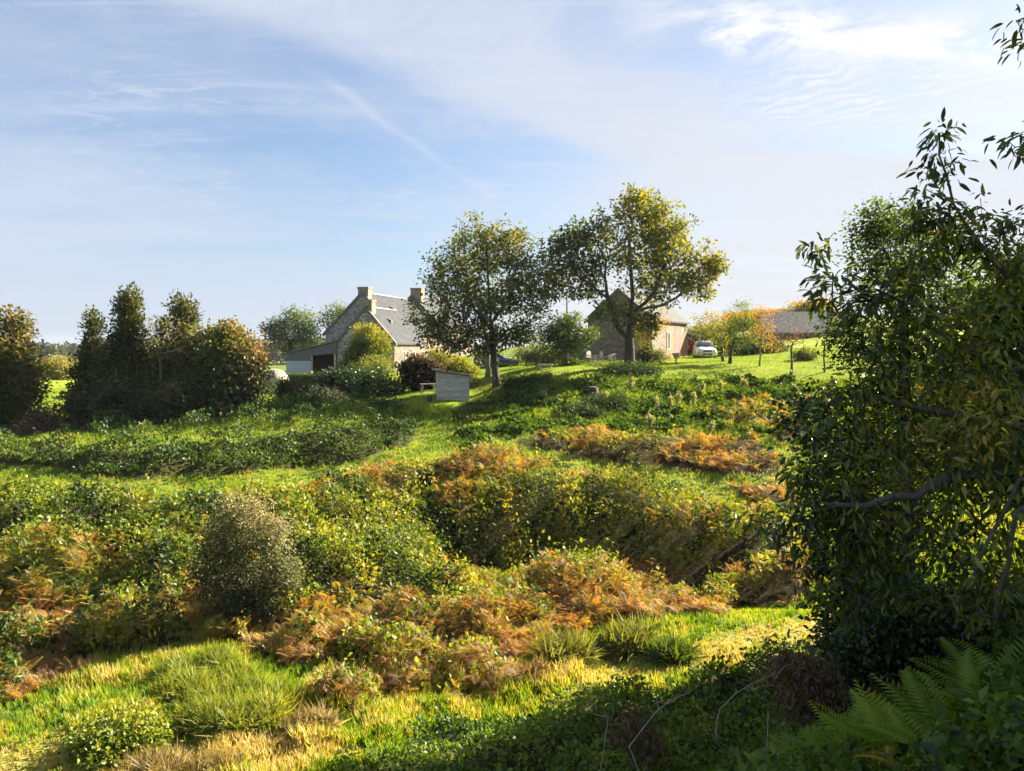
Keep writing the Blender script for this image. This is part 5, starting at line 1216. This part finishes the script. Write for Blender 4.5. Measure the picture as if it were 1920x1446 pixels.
stems(1420, 10.2, [(1395,1280),(1450,1265),(1480,1290),(1350,1330),(1440,1320),(1500,1330),(1380,1300),(1340,1390)], 'pale bare stems left of the dead fern heap', 470)
stems(1100, 12.5, [(1095,1290),(1120,1310),(1085,1330),(1140,1345)], 'thin bare stalk rising from the shaded brambles', 471)
stems(1240, 11.8, [(1255,1290),(1235,1330),(1290,1300),(1180,1400)], 'bare twisted stalk right of the hanging dead leaves', 472)

# ------------------------------------------------------------------ trees on the right
Y = 9.2
CH = [(.010, .022, .005), (.032, .058, .009), (.10, .14, .014), (.21, .21, .02), (.28, .21, .025), (.34, .19, .03)]
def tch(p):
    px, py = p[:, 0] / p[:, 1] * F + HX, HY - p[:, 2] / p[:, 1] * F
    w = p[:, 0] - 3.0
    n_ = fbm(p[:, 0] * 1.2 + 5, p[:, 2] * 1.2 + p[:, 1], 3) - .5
    sunny = np.exp(-((p[:, 2] + .9) / 1.5) ** 2) * np.clip((p[:, 0] - 3.8) / 1.4, 0, 1)  # paints sun shining through the leaves as a yellower tint
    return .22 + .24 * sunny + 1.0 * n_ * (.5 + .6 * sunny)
bb = np.array([7.4, 9.6, float(H(7.4, 9.6))])
plant('chestnut_tree', 'near sweet chestnut with long serrated leaves filling the right edge', 'tree',
  [[bb, np.array([7.3, 9.6, -1.5]), np.array([7.1, 9.6, .5]), np.array([7.1, 9.6, 2.2]), np.array([7.1, 9.6, 3.8])],
   [np.array([7.1, 9.6, -.2]), P3(1880, 700, 9.4), P3(1780, 640, 9.4), P3(1700, 590, 9.3)],
   [np.array([7.0, 9.6, .6]), P3(1890, 520, 9.2), P3(1810, 420, 9.2), P3(1775, 330, 9.2), P3(1762, 250, 9.2)],
   [np.array([7.2, 9.6, -.9]), P3(1880, 800, 9), P3(1750, 770, 9), P3(1620, 740, 9), P3(1540, 720, 9)],
   [np.array([7.3, 9.5, -1.4]), P3(1900, 880, 8.6), P3(1760, 900, 8.6), P3(1620, 950, 8.7), P3(1500, 960, 8.7)],
   [np.array([7.3, 9.5, -1.6]), P3(1910, 900, 8.2), P3(1860, 1000, 8.1), P3(1825, 1080, 8.1)],
   [np.array([7.3, 9.5, -1.8]), P3(1905, 960, 8), P3(1890, 1060, 8), P3(1870, 1160, 8), P3(1800, 1190, 8)],
   [np.array([7.0, 9.6, 2.2]), P3(2000, 260, 8.4), P3(1910, 255, 8.4)], [np.array([7.0, 9.6, 3.6]), P3(2000, 10, 8.4), P3(1905, 40, 8.4)]],
  [L(1710,560,Y,80,90,44), L(1760,440,Y,55,70,26), L(1768,330,Y,40,60,10), L(1762,262,Y,12,22,6), L(1832,400,Y,14,70,6), L(1900,520,Y,40,50,26), L(1800,440,Y,48,46,22), L(1862,465,Y,44,46,22), L(1900,420,Y,26,46,11), L(1735,395,Y,44,46,16), L(1600,560,Y,50,40,20), L(1655,655,Y,55,60,36), L(1700,700,Y,120,90,66), L(1850,650,Y,100,120,84), L(1880,830,Y,90,110,80,-.6), L(1740,840,Y,130,90,84,-.3), L(1600,800,Y,80,80,56), L(1540,900,Y,70,70,46), L(1640,960,Y,120,80,110), L(1700,900,Y,120,90,70,.8), L(1820,760,Y,120,100,80,.8), L(1480,985,Y,50,35,22), L(1570,1040,Y,70,50,36), L(1800,1000,Y,130,100,90,-.6), L(1660,1080,Y,80,60,34), L(1600,1140,Y,40,50,14), L(1860,1130,Y,80,90,44,-.6), L(1930,70,8.4,40,50,7), L(1925,265,8.4,40,24,7),
   L(1640,520,Y,60,60,12,.3), L(1700,430,Y,40,50,9), L(1532,468,Y,24,14,7), L(1552,540,Y,30,34,10), L(1590,735,Y,40,20,9), L(1405,975,Y,28,14,7), L(1500,1050,Y,24,20,7), L(1545,1125,Y,24,22,8), L(1510,905,Y,24,30,8), ((9.3, 10, 2.2), (1.6, 1.6, 1.8), 60), ((8.4, 9.5, .0), (1.8, 1.8, 1.8), 60)],
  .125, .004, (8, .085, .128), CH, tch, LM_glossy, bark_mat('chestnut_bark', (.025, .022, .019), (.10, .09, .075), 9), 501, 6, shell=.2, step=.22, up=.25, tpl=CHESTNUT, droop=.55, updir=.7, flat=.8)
Y = 20.5
plant('leafy_tree', 'dense small leaved tree just behind the chestnut, with a rounded dark top', 'tree',
  [[at(1700, Y), P3(1700, 900, Y), P3(1695, 700, Y), P3(1690, 520, Y)]],
  [L(1690,470,Y,100,90,110), L(1660,420,Y,50,45,36), L(1680,600,Y,130,90,120), L(1590,640,Y,40,60,24), L(1760,520,Y,70,100,60), L(1700,740,Y,130,90,100), L(1760,850,Y,110,90,60), L(1640,860,Y,70,70,40)],
  .2, .01, (36, .22, .10), [DK, MG, LG, YG], tgrad(P3(1690, 560, Y), 2.2, .36, .3, .2), LM, BK, 502, 6, shell=.35)
plant('leafy_tree', 'tall tree at the right edge behind the chestnut, shading the near slope', 'tree',
  [[np.array([15.0, 17.5, float(H(15.0, 17.5))]), np.array([15, 17.5, -1]), np.array([14.9, 17.4, 3.0])]],
  [((14.2, 17.2, -.2), (3.0, 2.8, 1.9), 130), ((15.0, 16.8, 2.8), (2.6, 2.7, 2.2), 130), ((13.0, 17, -2.2), (2.6, 2.6, 1.6), 110), ((15.6, 18.5, 5), (2, 2, 1.6), 60)],
  .24, .012, (44, .36, .28), [DK, MG, LG], tgrad((14.5, 17.5, 1), 3, .38, .2, .2), LM, BK, 503, 6, shell=.35)
plant('leafy_tree', 'spreading tree glimpsed through the chestnut at the right edge', 'tree',
  [[np.array([15.2, 21.3, float(H(15.2, 21.3))]), np.array([15.2, 21.3, -2.5]), np.array([15.1, 21.3, 1.0])]],
  [((14.6, 21.3, -.6), (2.7, 2.6, 1.9), 130), ((15.4, 21.3, 1.4), (2.4, 2.4, 1.7), 110), ((13.6, 21.0, -2.6), (2.2, 2.2, 1.5), 90)],
  .22, .012, (44, .34, .24), [DK, MG, LG, YG], tgrad((15, 21, 0), 3, .38, .25, .2), LM, BK, 508, 6, shell=.3)
plant('leafy_tree', 'tall tree on the slope to the right of the view, shading the ferns', 'tree',
  [[np.array([13.5, 11.5, float(H(13.5, 11.5))]), np.array([13.5, 11.5, 1]), np.array([13.3, 11.5, 5])]],
  [((13.3, 11.5, 3.4), (3, 3, 2.6), 130), ((13.0, 11.2, 6.2), (2.6, 2.6, 2.0), 90), ((12.8, 11.5, .6), (2.8, 2.8, 1.8), 90)],
  .26, .012, (44, .38, .28), [DK, MG, LG], tgrad((13, 11, 3), 3, .38, .2, .2), LM, BK, 504, 6, shell=.35)
for i, (x_, y_, lb) in enumerate([(17.8, 19.5, 'tall tree on the right bank beyond the chestnut, shading the valley bottom')]):
    b_ = np.array([x_, y_, float(H(x_, y_))])
    plant('leafy_tree', lb, 'tree', [[b_, b_ + np.array([0, 0, 4.]), b_ + np.array([0, 0, 8.])]], [(b_ + np.array([0, 0, 3.6]), (2.7, 2.8, 2.4), 110), (b_ + np.array([.3, 0, 6.5]), (2.8, 2.8, 2.4), 120), (b_ + np.array([0, 0, 9.4]), (2.4, 2.4, 2.0), 80)],
      .26, .012, (44, .38, .30), [DK, MG, LG], tgrad(b_ + np.array([0, 0, 6]), 3, .38, .2, .2), LM, BK, 520 + i, 6, shell=.35)
bush('understory_shrub', 'dark leafy shrub under the chestnut at the right edge', 1800, 10.6, [(1800,1180,130,70,120),(1690,1170,80,70,80),(1900,1220,90,80,80),(1640,1240,70,50,60),(1760,1270,90,40,50)], [DK, (.025, .05, .015), MG, LG], .42, 505, (26, .16, .09), r=1, mat=LM_glossy)
bush('understory_shrub', 'dark evergreen shrub showing under the hanging chestnut branches near the meadow', 1590, 15.5, [(1580,860,60,70,50),(1520,780,40,50,24),(1600,980,60,80,50),(1640,1100,60,60,50),(1600,1170,60,50,50),(1660,1190,60,50,40)], [DK, (.02, .045, .018), MG], .4, 506, (26, .24, .13), r=1.6, mat=LM_glossy)
# ------------------------------------------------------------------ a little autumn haze in the air
hz = MB(); zb_ = float(GZ[(np.abs(gx) < 900) & (gy < 1500)].min()) - 1.0; hz.box(-800, -50, zb_, 800, 1400, 16.0)
m, nt = new_mat('haze_air'); N = NT(nt)
vol = N.n('ShaderNodeVolumePrincipled', {'Color': (.80, .87, 1.0, 1), 'Density': 0.0001, 'Anisotropy': 0.2})
N.nt.links.new(vol.outputs[0], N.n('ShaderNodeOutputMaterial').inputs['Volume'])
tag(hz.build('haze', m), 'thin blue haze over the far woods', 'haze', kind='stuff')
